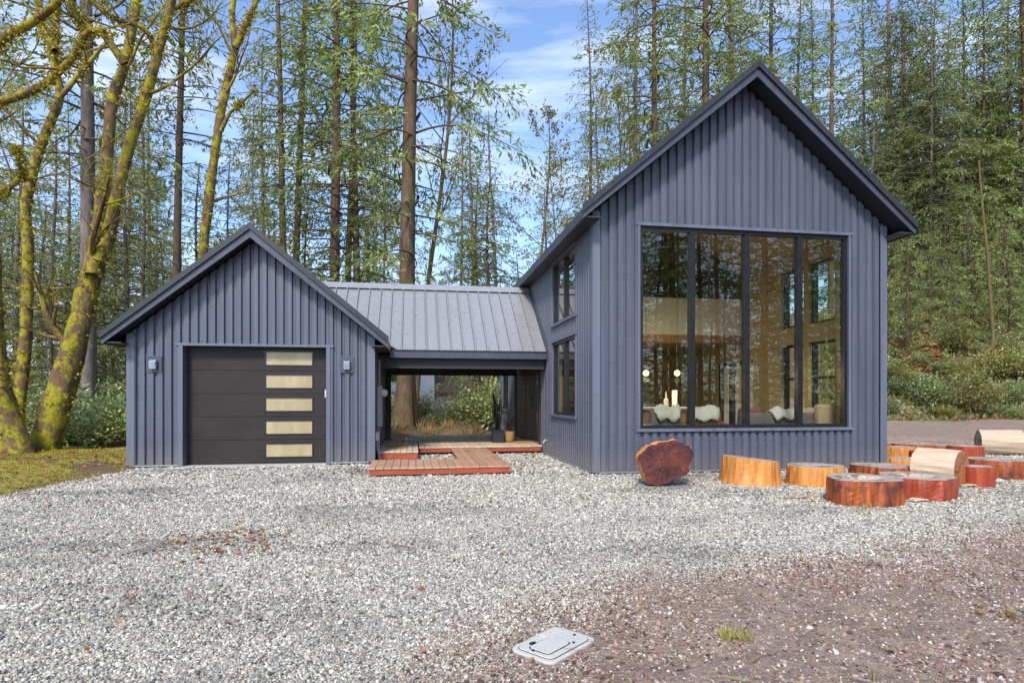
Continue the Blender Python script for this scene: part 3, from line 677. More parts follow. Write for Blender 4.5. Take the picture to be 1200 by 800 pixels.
# ================================================================== BREEZEWAY
LX0, LX1, LY0, LYR, LY1 = AX1 - .02, HX0 - .056, 14.0, 16.25, 18.5
LZE, LZR = 2.50, 4.34; LS = (LZR - LZE) / (LYR - LY0)
breeze = thing('breezeway', ((LX0 + LX1) / 2, LYR, 0), 'open breezeway with standing seam metal roof linking garage and house', 'breezeway')
def rp2(y): return LZR - LS * abs(y - LYR)
RX0 = AXC + .6                                           # the roof runs back over the garage slope
npan = 20; pw = (LX1 - RX0) / npan; pr = pan_b = None
for k in range(npan):
    xa, xb = RX0 + k * pw, RX0 + (k + 1) * pw
    for sgn in (-1, 1):
        ye = LYR + sgn * (LYR - LY0 + .04)
        a0 = max(xa, AX1 - 3) 
        # cut the panel where it would pass below the garage roof slope
        pts = []
        for x_ in (xa, xb):
            zg_ = ARIDGE - AS * abs(x_ - AXC) + .05
            zlow = max(rp2(ye), zg_ if x_ < AX1 + AOV else -9)
            yy = LYR + sgn * (LZR - min(zlow, LZR - .02)) / LS
            pts.append((x_, yy, LZR - LS * abs(yy - LYR)))
        mb = MB(); off = .04
        P4 = [(xa + .002, LYR, LZR), (xb - .018, LYR, LZR), (xb - .018, pts[1][1], pts[1][2]), (xa + .002, pts[0][1], pts[0][2])]
        low = [(a, b, c - .03) for a, b, c in P4]
        f6 = [(0, 1, 2, 3), (7, 6, 5, 4), (0, 4, 5, 1), (1, 5, 6, 2), (2, 6, 7, 3), (3, 7, 4, 0)]
        if sgn < 0: f6 = [q[::-1] for q in f6]
        mb.add(P4 + low, f6)
        # the upstand at its left edge
        yb, zb_ = pts[0][1], pts[0][2]
        S4 = [(xa - .012, LYR, LZR + .001), (xa + .012, LYR, LZR + .001), (xa + .012, yb, zb_ + .001), (xa - .012, yb, zb_ + .001)]
        S4 = S4 + [(a, b, c + .065) for a, b, c in S4]
        mb.add(S4, [(0, 3, 2, 1), (4, 5, 6, 7), (0, 1, 5, 4), (1, 2, 6, 5), (2, 3, 7, 6), (3, 0, 4, 7)])
        mb.build('roof_panel', 'roof_metal', breeze)
MB().prism([(LYR - .16, LZR - .16 * LS + .06), (LYR, LZR + .1), (LYR + .16, LZR - .16 * LS + .06), (LYR, LZR + .04)][::-1], 'x', RX0, LX1 - .001).build('ridge_cap', 'roof_metal', breeze)
fl = MB().prism([(LY0 - .05, LZE + .02), (LYR, LZR + .03), (LYR, LZR + .22), (LY0 - .05, LZE + .22)], 'x', LX1 + .0, LX1 + .02); fl.build('wall_flashing', 'fascia', breeze)
box('eave_board', 'fascia', breeze, (AX1 + .33, LY0 - .075, LZE - .19), (LX1, LY0 - .04, LZE - .02))
box('eave_board', 'fascia', breeze, (AX1 + .33, LY1 + .04, LZE - .19), (LX1, LY1 + .075, LZE - .02))
box('drip_edge', 'roof_dark', breeze, (AX1 + .33, LY0 - .095, LZE - .035), (LX1, LY0 - .076, LZE - .005))
cmb = MB()
for yy in (LY0 + .1, LY1 - .25): cmb.box((AX1 + .05, yy, LZE - .42), (LX1 - .05, yy + .15, LZE - .12))
cmb.build('beam', 'soffit', breeze)
box('ceiling', 'soffit', breeze, (AX1 + .05, LY0 - .03, LZE - .16), (LX1 - .01, LY1 + .03, LZE - .13))
box('post', 'soffit', breeze, (AX1 + .06, 17.75, .02), (AX1 + .2, 17.89, LZE - .42))

# ================================================================== DECKS
def plank_field(parent, x0, x1, y0, y1, ztop, m, pitch=.135, th=.035):
    n = max(1, round((x1 - x0) / pitch)); wd = (x1 - x0) / n
    me = None
    for k in range(n):
        xa = x0 + k * wd
        if me is None:
            o = MB().box((-wd / 2 + .004, -(y1 - y0) / 2, -th), (wd / 2 - .004, (y1 - y0) / 2, 0)).build('board', m, None, False, .004); me = o.data
        else:
            o = bpy.data.objects.new('board', me); COL.objects.link(o); b = o.modifiers.new('bevel', 'BEVEL'); b.width = .004; b.segments = 1
        o.parent = parent
        off = Vector((xa + wd / 2, (y0 + y1) / 2, ztop + random.uniform(-.002, .002)))
        q = parent
        while q is not None: off -= q.location; q = q.parent
        o.location = off; o.rotation_euler.z = random.uniform(-.001, .001)
PLZ, PY0, PY1 = .17, 10.62, 12.02; PX0, PXM, PX1 = -.80, .88, 1.74
low = thing('walkway_deck', (.5, 12, 0), 'low L shaped timber walkway with red fascia in front of the breezeway', 'deck')
plank_field(low, PX0, PXM, PY0, PY1, PLZ, 'deck_board'); plank_field(low, PXM, PX1, PY0 + .002, 14.5, PLZ, 'deck_board')
for a, b in (((PX0 + .03, PY0 + .02, .04), (PX1 - .03, PY0 + .055, PLZ - .037)), ((PX0 + .03, PY1 - .055, .04), (PXM - .01, PY1 - .02, PLZ - .037)),
             ((PX0 + .03, PY0 + .056, .04), (PX0 + .065, PY1 - .056, PLZ - .037)), ((PX1 - .065, PY0 + .056, .04), (PX1 - .03, 14.49, PLZ - .037)),
             ((PXM + .03, PY1 - .01, .04), (PXM + .065, 14.49, PLZ - .037))):
    box('fascia_board', 'deck_fascia', low, a, b)
for (x, y) in ((PX0 + .2, PY0 + .3), (PX1 - .3, PY0 + .3), (PX0 + .2, PY1 - .3), (PXM - .1, PY1 - .3), (PX1 - .3, 14.2), (PXM + .2, 14.2)):
    box('footing', 'black_metal', low, (x - .06, y - .06, -.05), (x + .06, y + .06, PLZ - .038))
DKZ = .21
main = thing('main_deck', (1.6, 16.8, 0), 'wide timber deck under the breezeway roof with pale weathered boards', 'deck')
plank_field(main, .12, HX0 - .06, 14.52, 19.2, DKZ, 'deck_board_pale')
for a, b in (((.15, 14.54, .075), (HX0 - .08, 14.575, DKZ - .037)), ((.15, 14.576, .075), (.185, 19.18, DKZ - .037)), ((.15, 19.145, .075), (HX0 - .08, 19.18, DKZ - .037))):
    box('fascia_board', 'deck_fascia', main, a, b)
for (x, y) in ((.4, 14.8), (1.4, 14.8), (2.85, 14.75), (.4, 18.9), (2.8, 18.9), (1.6, 17)):
    box('footing', 'stick_wood', main, (x - .05, y - .05, -.05), (x + .05, y + .05, DKZ - .038))
side = thing('side_deck', (-.35, 14.8, 0), 'small raised timber landing against the garage side wall', 'deck')
plank_field(side, AX1 + .07, .10, 13.15, 16.9, DKZ + .02, 'deck_board_pale')
for a, b in (((AX1 + .09, 13.17, .06), (.08, 13.205, DKZ - .017)), ((.045, 13.206, .06), (.08, 16.88, DKZ - .017))): box('fascia_board', 'deck_fascia', side, a, b)
for (x, y) in ((-.6, 13.4), (-.1, 13.4), (-.6, 16.6), (-.1, 16.6)): box('footing', 'stick_wood', side, (x - .05, y - .05, -.05), (x + .05, y + .05, DKZ - .018))
mt = box('doormat', 'coir', None, (-.66, 13.9, DKZ + .023), (-.16, 14.65, DKZ + .038)); tag(mt, 'brown mat lying on the small landing beside the garage', 'doormat')
mt = box('doormat', 'coir', None, (HX0 - .72, 15.3, DKZ + .003), (HX0 - .08, 16.5, DKZ + .022)); tag(mt, 'orange brown mat at the house entrance under the tan pot', 'doormat')

# potted plants by the entry
pA = gp(590, 513, DKZ); PXa, PYa = 2.2, 15.75
pp = thing('potted_plant', (PXa, PYa, DKZ), 'tall spiky dark plant in a square black pot on the deck', 'potted plant')
MB().prism([(PXa - .15, PYa - .15), (PXa + .15, PYa - .15), (PXa + .15, PYa + .15), (PXa - .15, PYa + .15)], 'z', DKZ + .003, DKZ + .33).build('pot', 'black_pot', pp, False, .01)
box('soil', 'soil', pp, (PXa - .13, PYa - .13, DKZ + .33), (PXa + .13, PYa + .13, DKZ + .335))
mb = MB()
for k in range(15):
    a = random.uniform(0, 6.28); r = random.uniform(.02, .1); h = random.uniform(.7, 1.15); ln = random.uniform(.03, .2); wv = random.uniform(.02, .032)
    ex, ey = math.cos(a), math.sin(a); px_, py_ = -ey, ex; vs = []
    for s in np.linspace(0, 1, 6):
        q = Vector((PXa + ex * (r + ln * s ** 1.7), PYa + ey * (r + ln * s ** 1.7), DKZ + .33 + h * s)); ww = wv * (1 - s ** 3) + .001
        vs += [q + Vector((px_, py_, 0)) * ww, q + Vector((ex, ey, 0)) * -.006, q - Vector((px_, py_, 0)) * ww]
    mb.add(vs, [(3 * i + j, 3 * i + j + 1, 3 * i + j + 4, 3 * i + j + 3) for i in range(5) for j in (0, 1)])
mb.build('leaves', 'plant_dark', pp)
PXb, PYb = 2.52, 15.75
pp = thing('potted_plant', (PXb, PYb, DKZ + .022), 'small bushy plant in a round tan pot on the entrance mat', 'potted plant')
MB().lathe([(.09, .0), (.12, .02), (.14, .25), (.145, .27), (.125, .27), (.12, .24)], (PXb, PYb, DKZ + .022), 20).build('pot', 'tan_pot', pp, True)
st = MB(); lf = MB()
for k in range(14):
    a = random.uniform(0, 6.28); h = random.uniform(.25, .62); sp_ = random.uniform(.06, .26)
    pts = [Vector((PXb, PYb, DKZ + .25)) + Vector((math.cos(a) * sp_ * s ** 1.3, math.sin(a) * sp_ * s ** 1.3, h * s)) for s in np.linspace(0, 1, 5)]
    st.tube(pts, .005, 5)
    for j in range(16):
        s = random.uniform(.35, 1); c = pts[0].lerp(pts[-1], s) + Vector([random.gauss(0, .03) for _ in range(3)]); d = Vector([random.gauss(0, 1) for _ in range(3)]).normalized()
        e = d.cross(Vector((random.gauss(0, 1), random.gauss(0, 1), 1))).normalized(); l_ = random.uniform(.03, .06)
        lf.add([c, c + d * l_ * .5 + e * l_ * .25, c + d * l_, c + d * l_ * .5 - e * l_ * .25], [(0, 1, 2, 3)])
st.build('stems', 'bark_brown', pp); lf.build('leaves', 'plant_mid', pp)
# hose tap on the house wall
p = onx(643, 516, HX0)
hb = thing('hose_tap', (HX0 - .04, p.y, p.z), 'small outdoor tap on the house side wall beside the deck', 'tap')
MB().tube([(HX0 - .04, p.y, p.z), (HX0 - .1, p.y, p.z), (HX0 - .13, p.y, p.z - .03), (HX0 - .14, p.y, p.z - .07)], .014, 8).build('spout', 'galv', hb)
MB().tube([(HX0 - .085, p.y, p.z + .01), (HX0 - .085, p.y, p.z + .05)], .006, 6).tube([(HX0 - .085, p.y - .035, p.z + .05), (HX0 - .085, p.y + .035, p.z + .05)], .009, 6).build('handle', 'galv', hb)

# ================================================================== INTERIOR THINGS
FZ = .30
isl = thing('kitchen_island', (5.6, 13.6, FZ), 'timber kitchen island with pale worktop seen through the front window', 'kitchen island')
box('cabinet', 'cedar_int', isl, (4.3, 13.35, FZ), (6.75, 13.95, FZ + .82)); box('worktop', 'int_white', isl, (4.2, 13.25, FZ + .82), (6.95, 14.05, FZ + .87), .006)
box('shelf', 'ply', isl, (4.3, 13.22, FZ + .4), (6.75, 13.34, FZ + .43))
def pend(px, label):
    p = ony(px, 437, 13.6); t = thing('pendant_lamp', (p.x, 13.6, p.z - .09), label, 'pendant lamp', 'pendants above the kitchen island')
    b = MB(); prof = [(max(.004, .07 * math.sin(a)), -.07 * math.cos(a)) for a in np.linspace(.05, 3.09, 12)]
    b.lathe(prof, (p.x, 13.6, p.z), 18); b.build('globe', 'lamp_glow', t, True)
    MB().lathe([(.03, .075), (.03, .13), (.008, .15)], (p.x, 13.6, p.z), 12).build('socket', 'black_metal', t)
    MB().tube([(p.x, 13.6, p.z + .14), (p.x, 13.6, htop(p.x) - .12)], .006, 6).build('cord', 'black_metal', t)
    ld = bpy.data.lights.new('bulb', 'POINT'); ld.energy = 14; ld.color = (1, .72, .4); ld.shadow_soft_size = .06
    lo_ = bpy.data.objects.new('bulb', ld); COL.objects.link(lo_); lo_.parent = t; lo_.location = (0, 0, -.08)
pend(757, 'lit globe pendant lamp at the left end of the kitchen island'); pend(793.5, 'lit globe pendant lamp right of the other, over the kitchen island')
wt = FZ + .87
def lath(name, prof, c, m, label, cat):
    return tag(MB().lathe(prof, c, 18).build(name, m, None, True), label, cat)
q = ony(780.5, 470, 13.6); lath('vase', [(.05, 0), (.055, .02), (.055, .17), (.04, .2), (.015, .22), (.012, .34), (.014, .36)], (q.x, 13.6, wt), 'ceramic', 'short white bottle vase on the kitchen island', 'vase')
q = ony(790.5, 470, 13.65); lath('paper_roll', [(.02, 0), (.075, .0), (.075, .02), (.062, .02), (.062, .4), (.02, .4)], (q.x, 13.65, wt), 'ceramic', 'tall white paper towel roll on the kitchen island', 'paper roll')
q = ony(753, 474, 13.6); lath('bowl', [(.04, 0), (.05, .01), (.12, .08), (.11, .08), (.04, .02)], (q.x, 13.6, wt), 'teal', 'small teal bowl at the left end of the kitchen island', 'bowl')
sh = thing('wall_shelf', (6.2, 18.6, 1.6), 'dark red timber kitchen shelf with cups on the back wall', 'shelf')
box('board', 'fabric_rust', sh, (4.5, 18.4, 1.75), (7.6, 18.69, 1.8)); box('bracket', 'black_metal', sh, (5.0, 18.5, 1.6), (5.03, 18.69, 1.75)); box('bracket', 'black_metal', sh, (7.0, 18.5, 1.6), (7.03, 18.69, 1.75))
for k in range(5): lath('cup', [(.05, 0), (.065, .02), (.07, .14), (.06, .14)], (5.2 + k * .42, 18.53, 1.8), 'ceramic', 'white cup on the dark kitchen shelf', 'cup')['group'] = 'cups on the kitchen shelf'
kc = thing('kitchen_cabinet', (6, 18.4, FZ), 'low timber kitchen cabinet run along the back wall', 'cabinet')
box('body', 'cedar_int', kc, (3.6, 18.1, FZ), (8.2, 18.66, FZ + .86)); box('worktop', 'int_white', kc, (3.55, 18.05, FZ + .861), (8.25, 18.67, FZ + .9))
for k in range(6): box('door', 'entry_wood', kc, (3.65 + k * .76, 18.078, FZ + .1), (3.65 + k * .76 + .72, 18.098, FZ + .82))
def soft(name, m, parent, a, b, bev=.08):
    o = MB().box(a, b).build(name, m, parent, True); md = o.modifiers.new('b', 'BEVEL'); md.width = bev; md.segments = 4; return o
def throw(name, parent, c, sx, sy, sz, seed, m='sheepskin'):
    """a fleece: lumpy sheet folded over a back"""
    rr = np.random.default_rng(seed); n = 14; vs = []; fs = []
    for i in range(n):
        for j in range(n):
            u, v = i / (n - 1), j / (n - 1); e = 1 - .25 * abs(2 * v - 1) ** 3
            vs.append((c[0] + (u - .5) * sx * e + rr.normal(0, .012), c[1] + (v - .5) * sy + rr.normal(0, .012), c[2] + sz * (1 - (2 * abs(v - .45)) ** 2) + .03 * math.sin(9 * u + seed) + rr.normal(0, .012)))
    fs = [(i * n + j, (i + 1) * n + j, (i + 1) * n + j + 1, i * n + j + 1) for i in range(n - 1) for j in range(n - 1)]
    o = MB().add(vs, fs).build(name, m, parent, True); md = o.modifiers.new('s', 'SOLIDIFY'); md.thickness = .03; return o
def armchair(x, y, m, label, fleece, rz=0.):
    t = thing('armchair', (x, y, FZ), label, 'armchair', 'armchairs behind the front window')
    soft('seat', m, t, (x - .36, y - .34, FZ + .18), (x + .36, y + .36, FZ + .42))
    soft('backrest', m, t, (x - .36, y - .42, FZ + .3), (x + .36, y - .26, FZ + .85), .06)
    for s in (-1, 1): soft('armrest', m, t, (x + s * .37, y - .36, FZ + .2), (x + s * .46, y + .34, FZ + .6), .03)
    for sx in (-1, 1):
        for sy in (-1, 1): MB().tube([(x + sx * .3, y + sy * .28, FZ + .2), (x + sx * .34, y + sy * .32, FZ + .005)], [.025, .015], 8).build('leg', 'cedar_int', t)
    if fleece: throw('fleece', t, (x, y - .32, FZ + .58), .62, .42, .34, int(x * 10))
    t.rotation_euler.z = rz
armchair(4.95, 11.75, 'fabric_grey', 'armchair draped with a white fleece nearest the left end of the front window', True, .2)
armchair(5.85, 11.7, 'fabric_rust', 'rust armchair with white fleece behind the second window pane', True, -.1)
so = thing('sofa', (7.2, 11.9, FZ), 'long grey sofa with cushions standing behind the right half of the front window', 'sofa')
soft('base', 'fabric_grey', so, (6.55, 11.35, FZ + .01), (8.6, 12.2, FZ + .42)); soft('backrest', 'fabric_grey', so, (6.55, 11.2, FZ + .2), (8.6, 11.4, FZ + .78), .07)
for s, m in ((6.65, 'fabric_rust'), (7.9, 'fabric_tan')): soft('cushion', m, so, (s, 11.38, FZ + .44), (s + .5, 11.56, FZ + .88), .07)
throw('blanket', so, (7.5, 11.3, FZ + .62), .6, .45, .25, 5)
soft('cushion', 'fabric_tan', so, (8.15, 11.0, FZ + .35), (8.55, 11.19, FZ + .95), .05)

# ================================================================== NEIGHBOUR BUILDING
nb0 = atz(509, 503, 42); NZ = tz(nb0.x, nb0.y) - .1
nb = thing('cottage', (nb0.x, nb0.y, NZ), 'pale blue grey cottage with brown roof seen through the breezeway', 'cottage')
xa, xm, xb = atz(438, 500, 42).x, nb0.x, atz(575, 500, 42).x; Y0 = nb0.y
box('wall', 'nb_wall', nb, (xa, Y0, NZ - .3), (xm, Y0 + 6, NZ + 5.4)); box('wall', 'nb_wall', nb, (xm + .002, Y0 + 1.2, NZ - .3), (xb, Y0 + 6, NZ + 2.6))
MB().prism([(xa - .4, NZ + 5.38), (xm + .4, NZ + 5.38), ((xa + xm) / 2, NZ + 7.4)], 'y', Y0 - .4, Y0 + 6.4).build('roof', 'nb_roof', nb)
MB().add([(xm + .01, Y0 + .5, NZ + 2.2), (xb + .4, Y0 + .5, NZ + 2.2), (xb + .4, Y0 + 5, NZ + 4.2), (xm + .01, Y0 + 5, NZ + 4.2), (xm + .01, Y0 + .5, NZ + 2.35), (xb + .4, Y0 + .5, NZ + 2.35), (xb + .4, Y0 + 5, NZ + 4.35), (xm + .01, Y0 + 5, NZ + 4.35)],
         [(0, 3, 2, 1), (4, 5, 6, 7), (0, 1, 5, 4), (1, 2, 6, 5), (2, 3, 7, 6), (3, 0, 4, 7)]).build('porch_roof', 'nb_roof', nb)
for px, py in ((489.5, 475), (489.5, 482)):
    q = ony(px, py, Y0); wn = box('window', 'ceramic', nb, (q.x - .26, Y0 - .03, q.z - .22), (q.x + .26, Y0 - .002, q.z + .22)); box('pane', 'black_frame', wn, (q.x - .19, Y0 - .04, q.z - .14), (q.x + .19, Y0 - .031, q.z + .14))
for px in (459, 465):
    q = ony(px, 440, Y0); wn = box('window', 'ceramic', nb, (q.x - .2, Y0 - .03, q.z - .5), (q.x + .2, Y0 - .002, q.z + .5)); box('pane', 'black_frame', wn, (q.x - .14, Y0 - .04, q.z - .42), (q.x + .14, Y0 - .031, q.z + .42))
box('band', 'ceramic', nb, (xm + .01, Y0 + 1.17, NZ + 1.0), (xb, Y0 + 1.199, NZ + 1.06))

# ================================================================== LOGS
def outline(R_, seed, lobes, n=40, ecc=1.):
    rr = np.random.default_rng(seed); th = np.linspace(0, 2 * math.pi, n, endpoint=False); r = np.ones(n)
    for k, a in ((2, .06), (3, .06), (4, .035), (5, .04), (7, .02), (11, .014)): r += lobes * a * rr.uniform(.4, 1) * np.cos(k * th + rr.uniform(0, 6.28))
    r += rr.normal(0, .006 * lobes, n)
    return np.stack([R_ * r * np.cos(th), R_ * ecc * r * np.sin(th)], -1)
def stump(loc, R_, h, seed, label, m_side, m_top, lobes=1., flare=.06, slant=(0, 0), hollow=0., mtx=None, rz=0., ecc=1., name='log_stump', group='cut log rounds beside the house', hpos=(0, 0), cat='log'):
    """upright cut round: barked or split side, cut faces, optional rotten hollow"""
    rr = np.random.default_rng(seed + 99); ol = outline(R_, seed, lobes, 44, ecc); n = len(ol)
    t = thing(name, loc, label, cat, group)
    if mtx is not None: t.rotation_euler = mtx
    else: t.rotation_euler = (0, 0, rz)
    ns = 5; vs = []; fs = []
    tw = rr.normal(0, .008 * R_ / .3, n)
    for k in range(ns + 1):
        s = k / ns; fl_ = 1 + flare * (1 - s) ** 2.2
        for i, (x, y) in enumerate(ol):
            zz = h * s + s * (slant[0] * x + slant[1] * y)
            g = 1 + tw[i] / R_ * math.sin(s * 3 + i)
            if k == ns: g *= .985
            vs.append((x * fl_ * g, y * fl_ * g, zz))
    for k in range(ns):
        for i in range(n):
            j = (i + 1) % n; fs.append((k * n + i, k * n + j, (k + 1) * n + j, (k + 1) * n + i))
    b = MB(); b.add(vs, fs); so_ = b.build('side', m_side, None); so_.parent = t
    # cut faces as fans with rings
    def cap(k, flip, hol, nm, m):
        V = []; Fc = []; rings = [1., .8, .55, .32, .14]
        base = [vs[k * n + i] for i in range(n)]
        for q, s in enumerate(rings):
            for i, p in enumerate(base):
                x = p[0] * s + hpos[0] * R_ * (1 - s); y_ = p[1] * s + hpos[1] * R_ * (1 - s)
                z = (h + slant[0] * x + slant[1] * y_ if k else 0) + (rr.normal(0, .0012) if 0 < q else 0)
                ww = .32 + .1 * math.sin(3 * i / n * 6.28 + seed)
                if hol and s <= .33: z -= hol * (1 if not flip else -1) * (1 if s < .2 else .9)
                V.append((x, y_, z))
        for q in range(len(rings) - 1):
            for i in range(n):
                j = (i + 1) % n; Fc.append((q * n + i, q * n + j, (q + 1) * n + j, (q + 1) * n + i))
        Fc.append(tuple((len(rings) - 1) * n + i for i in range(n)))
        if flip: Fc = [q[::-1] for q in Fc]
        o = MB().add(V, Fc).build(nm, m, None); o.parent = t
    cap(ns, False, hollow, 'cut_face', m_top); cap(0, True, 0, 'cut_face', m_top)
    return t
def put(pxl, pxr, pyb):
    """ground spot and radius of a round whose sides are at pixel columns pxl..pxr and front foot at row pyb"""
    c = gp((pxl + pxr) / 2, pyb); Z = depth(c.x, c.y); r = (pxr - pxl) / 2 / F * Z
    for _ in range(4):
        c2 = gp((pxl + pxr) / 2, pyb); d = Vector((c2.x, c2.y, 0)).normalized(); c = c2 + d * r * .95; r = (pxr - pxl) / 2 / F * depth(c.x, c.y)
    return (c.x, c.y, tz(c.x, c.y)), r
def top_h(loc, r, pyt):
    Z = depth(loc[0], loc[1]); return CAMH + (CY - pyt) / F * (Z - r * .0) - loc[2]
LOGS = [ # pxl, pxr, foot row, top row (centre of the cut face), seed, side, top, lobes, flare, slant, hollow, label
    (847, 911, 569.5, 536, 11, 'log_side_pale', 'cut_grey', .7, .12, (-.11, 0), 0, 'tall orange stump with sloping top between the red slice and the shorter stump'),
    (924, 985, 571, 544, 12, 'log_side_pale', 'cut_grey', .9, .03, (0, 0), 0, 'orange log round by the wall, right of the tall sloping stump'),
    (970, 1053, 594, 558, 13, 'log_side', 'cut_grey', 1.3, .02, (0, .0), .09, 'dark streaked hollow log round nearest the camera'),
    (1003, 1066, 566, 544, 14, 'log_side', 'cut_grey', .8, .02, (0, 0), 0, 'low flat log round half hidden behind the hollow front round'),
    (1034, 1114, 586.5, 556, 15, 'log_side_red', 'cut_grey', .7, .0, (0, 0), .06, 'wide red sided log round right of the hollow front round'),
    (1126, 1161, 571, 545, 16, 'log_side_red', 'cut_grey', .6, .0, (0, 0), 0, 'small red log round right of the pale log on its side'),
    (1140, 1200, 562, 537, 17, 'log_side', 'cut_grey', .9, .05, (0, 0), 0, 'large orange log round at the right edge of the picture'),
    (1113, 1149, 541, 521.5, 18, 'log_side_red', 'cut_grey', .5, .0, (0, 0), 0, 'tall red log round left of the far log on its side'),
    (1034, 1074, 548, 535.5, 19, 'log_side_pale', 'cut_grey', .8, .0, (0, 0), 0, 'low log round beside the house corner, in front of the taller pale one'),
    (1036, 1070, 537, 522.5, 20, 'log_side_pale', 'cut_grey', .6, .0, (0, 0), 0, 'orange sided log round just behind the house corner'),
    (1066, 1114, 540, 527, 21, 'log_side_red', 'cut_grey', .9, .0, (0, 0), 0, 'wide low log round directly behind the pale log on its side'),
    (1050, 1092, 530, 519, 22, 'log_side', 'cut_grey', .8, .0, (0, 0), 0, 'thin far log round in the middle of the back row'),
    (1089, 1114, 531, 521, 23, 'log_side', 'cut_grey', .8, .0, (0, 0), 0, 'small far log round beside the tall red round'),
    (1026, 1053, 526, 517.5, 24, 'log_side', 'cut_grey', .8, .0, (0, 0), 0, 'farthest log round peeking past the house corner'),
]
LOGC = []
for (a, b, fy, ty, sd_, ms, mtp, lob, flr, sl, hol, lab) in LOGS:
    loc, r = put(a, b, fy); hgt = max(.12, top_h(loc, r, ty))
    stump((loc[0], loc[1], loc[2] - .01), r, hgt, sd_, lab, ms, mtp, lob, flr, sl, hol); LOGC.append((loc[0], loc[1], r))
# logs lying on their side
def lying(px, py_foot, R_, L_, az, seed, label, ms, mt_, lobes=.5, ecc=1.):
    c = gp(px, py_foot); loc = (c.x, c.y, tz(c.x, c.y) + R_ - .015)
    t = stump(loc, R_, L_, seed, label, ms, mt_, lobes, 0., (0, 0), 0, (math.pi / 2, 0, az), name='log_on_side')
    # centre it on its length
    for ch in t.children: ch.location.z = -L_ / 2
    LOGC.append((c.x, c.y, R_)); return t
lying(1101, 568, .295, .6, R(25), 31, 'pale log lying on its side in the middle of the rounds, dark end showing', 'log_side_white', 'cut_orange', .3)
lying(1171, 533, .31, .85, R(-122), 32, 'pale log lying on its side at the far right behind the rounds', 'log_side_white', 'cut_grey', .3)
# the big red slice standing on edge
c = gp(781, 569); sl = stump((c.x, c.y + .1, .375), .42, .3, 41, 'big dark red wood slice standing on edge by the house wall', 'log_side_pale', 'cut_red', 1.6, 0., (0, 0), 0, (R(88), 0, R(-13)), name='wood_slice', hpos=(-.08, .12), ecc=.82, group=None, cat='wood slice')
for ch in sl.children: ch.location.z = -.15
LOGC.append((c.x, c.y + .1, .5))
def stick(px, py, l_, w_, az, label, m='stick_wood'):
    c = gp(px, py); n = 6; d = Vector((math.cos(az), math.sin(az), 0)); e = Vector((-d.y, d.x, 0)); vs = []
    for i in range(n):
        s = i / (n - 1); ww = w_ * (.4 + .6 * math.sin(math.pi * (.15 + .7 * s))); q = c + d * (s - .5) * l_ + Vector((0, 0, tz(c.x, c.y) + .028 + .01 * math.sin(5 * s)))
        vs += [q - e * ww, q + e * ww, q + e * ww * .8 + Vector((0, 0, .022)), q - e * ww * .7 + Vector((0, 0, .018))]
    fs = [(i * 4 + k, i * 4 + (k + 1) % 4, i * 4 + 4 + (k + 1) % 4, i * 4 + 4 + k) for i in range(n - 1) for k in range(4)] + [(3, 2, 1, 0), tuple(range(4 * n - 4, 4 * n))]
    tag(MB().add(vs, fs).build('wood_scrap', m), label, 'wood scrap', 'split wood scraps among the logs')
stick(940, 584.5, .55, .025, .1, 'long thin wood scrap on the gravel left of the hollow round')
stick(1077, 588, .33, .07, .3, 'pale wood scrap at the foot of the wide red round', 'log_side_white')
stick(1060, 580, .3, .06, -.4, 'dark wood scrap wedged between the two front rounds', 'log_side')
stick(1140, 571, .45, .04, .1, 'flat wood scrap in front of the small red round', 'log_side_white')

# ================================================================== VALVE BOX LID
P = [gp(600, 755, .03), gp(647, 731.5, .03), gp(700, 743.5, .03), gp(647, 771, .03)]
cc = sum(P, Vector()) / 4; ux = ((P[1] + P[2]) / 2 - (P[0] + P[3]) / 2); uy = ((P[0] + P[1]) / 2 - (P[2] + P[3]) / 2)
ex = (P[1] - P[0] + P[2] - P[3]); lx = ex.length / 2; ex.normalize(); ey = Vector((-ex.y, ex.x, 0)); ly = ((P[1] - P[2]).length + (P[0] - P[3]).length) / 2
lid = thing('valve_box_lid', (cc.x, cc.y, -.022), 'white plastic utility box lid set in the brown dirt', 'box lid'); lid.rotation_euler.z = math.atan2(ex.y, ex.x)
def rrect(a, b, r, n=6):
    out_ = []
    for (sx, sy, t0) in ((1, 1, 0), (-1, 1, 90), (-1, -1, 180), (1, -1, 270)):
        for k in range(n + 1):
            t = R(t0 + 90 * k / n); out_.append((sx * (a - r) + r * math.cos(t), sy * (b - r) + r * math.sin(t)))
    return out_
def lidpart(name, a, b, r, z0, z1, m, cx=0, cy=0, par=lid, bev=.004):
    o = MB().prism([(x + cx, y + cy) for x, y in rrect(a, b, r)], 'z', z0, z1).build(name, m, None, False, bev); o.parent = par; return o
A_, B_ = lx / 2 * 1.1, ly / 2 * 1.06
lidpart('rim', A_, B_, .055, -.03, .034, 'white_plastic'); lidpart('groove', A_ * .87, B_ * .84, .045, .034, .0355, 'black_frame', bev=0)
lidpart('cover', A_ * .855, B_ * .815, .042, .034, .041, 'white_plastic'); 
lidpart('groove', A_ * .5, B_ * .5, .03, .041, .0425, 'black_frame', -.05, -.01, bev=0); lidpart('badge', A_ * .47, B_ * .46, .026, .041, .046, 'white_plastic', -.05, -.01)
lidpart('finger_hole', .022, .014, .01, .041, .0445, 'black_frame', -A_ * .42, B_ * .52, bev=0)
for k in range(7): lidpart('rib', .006, .03, .004, .041, .047, 'white_plastic', A_ * .15 + k * .022, B_ * .66, bev=0)
for sx, sy in ((.72, -.2), (-.76, .1), (.3, -.6)): lidpart('bolt', .008, .008, .0075, .041, .046, 'black_frame', A_ * sx, B_ * sy, bev=0)

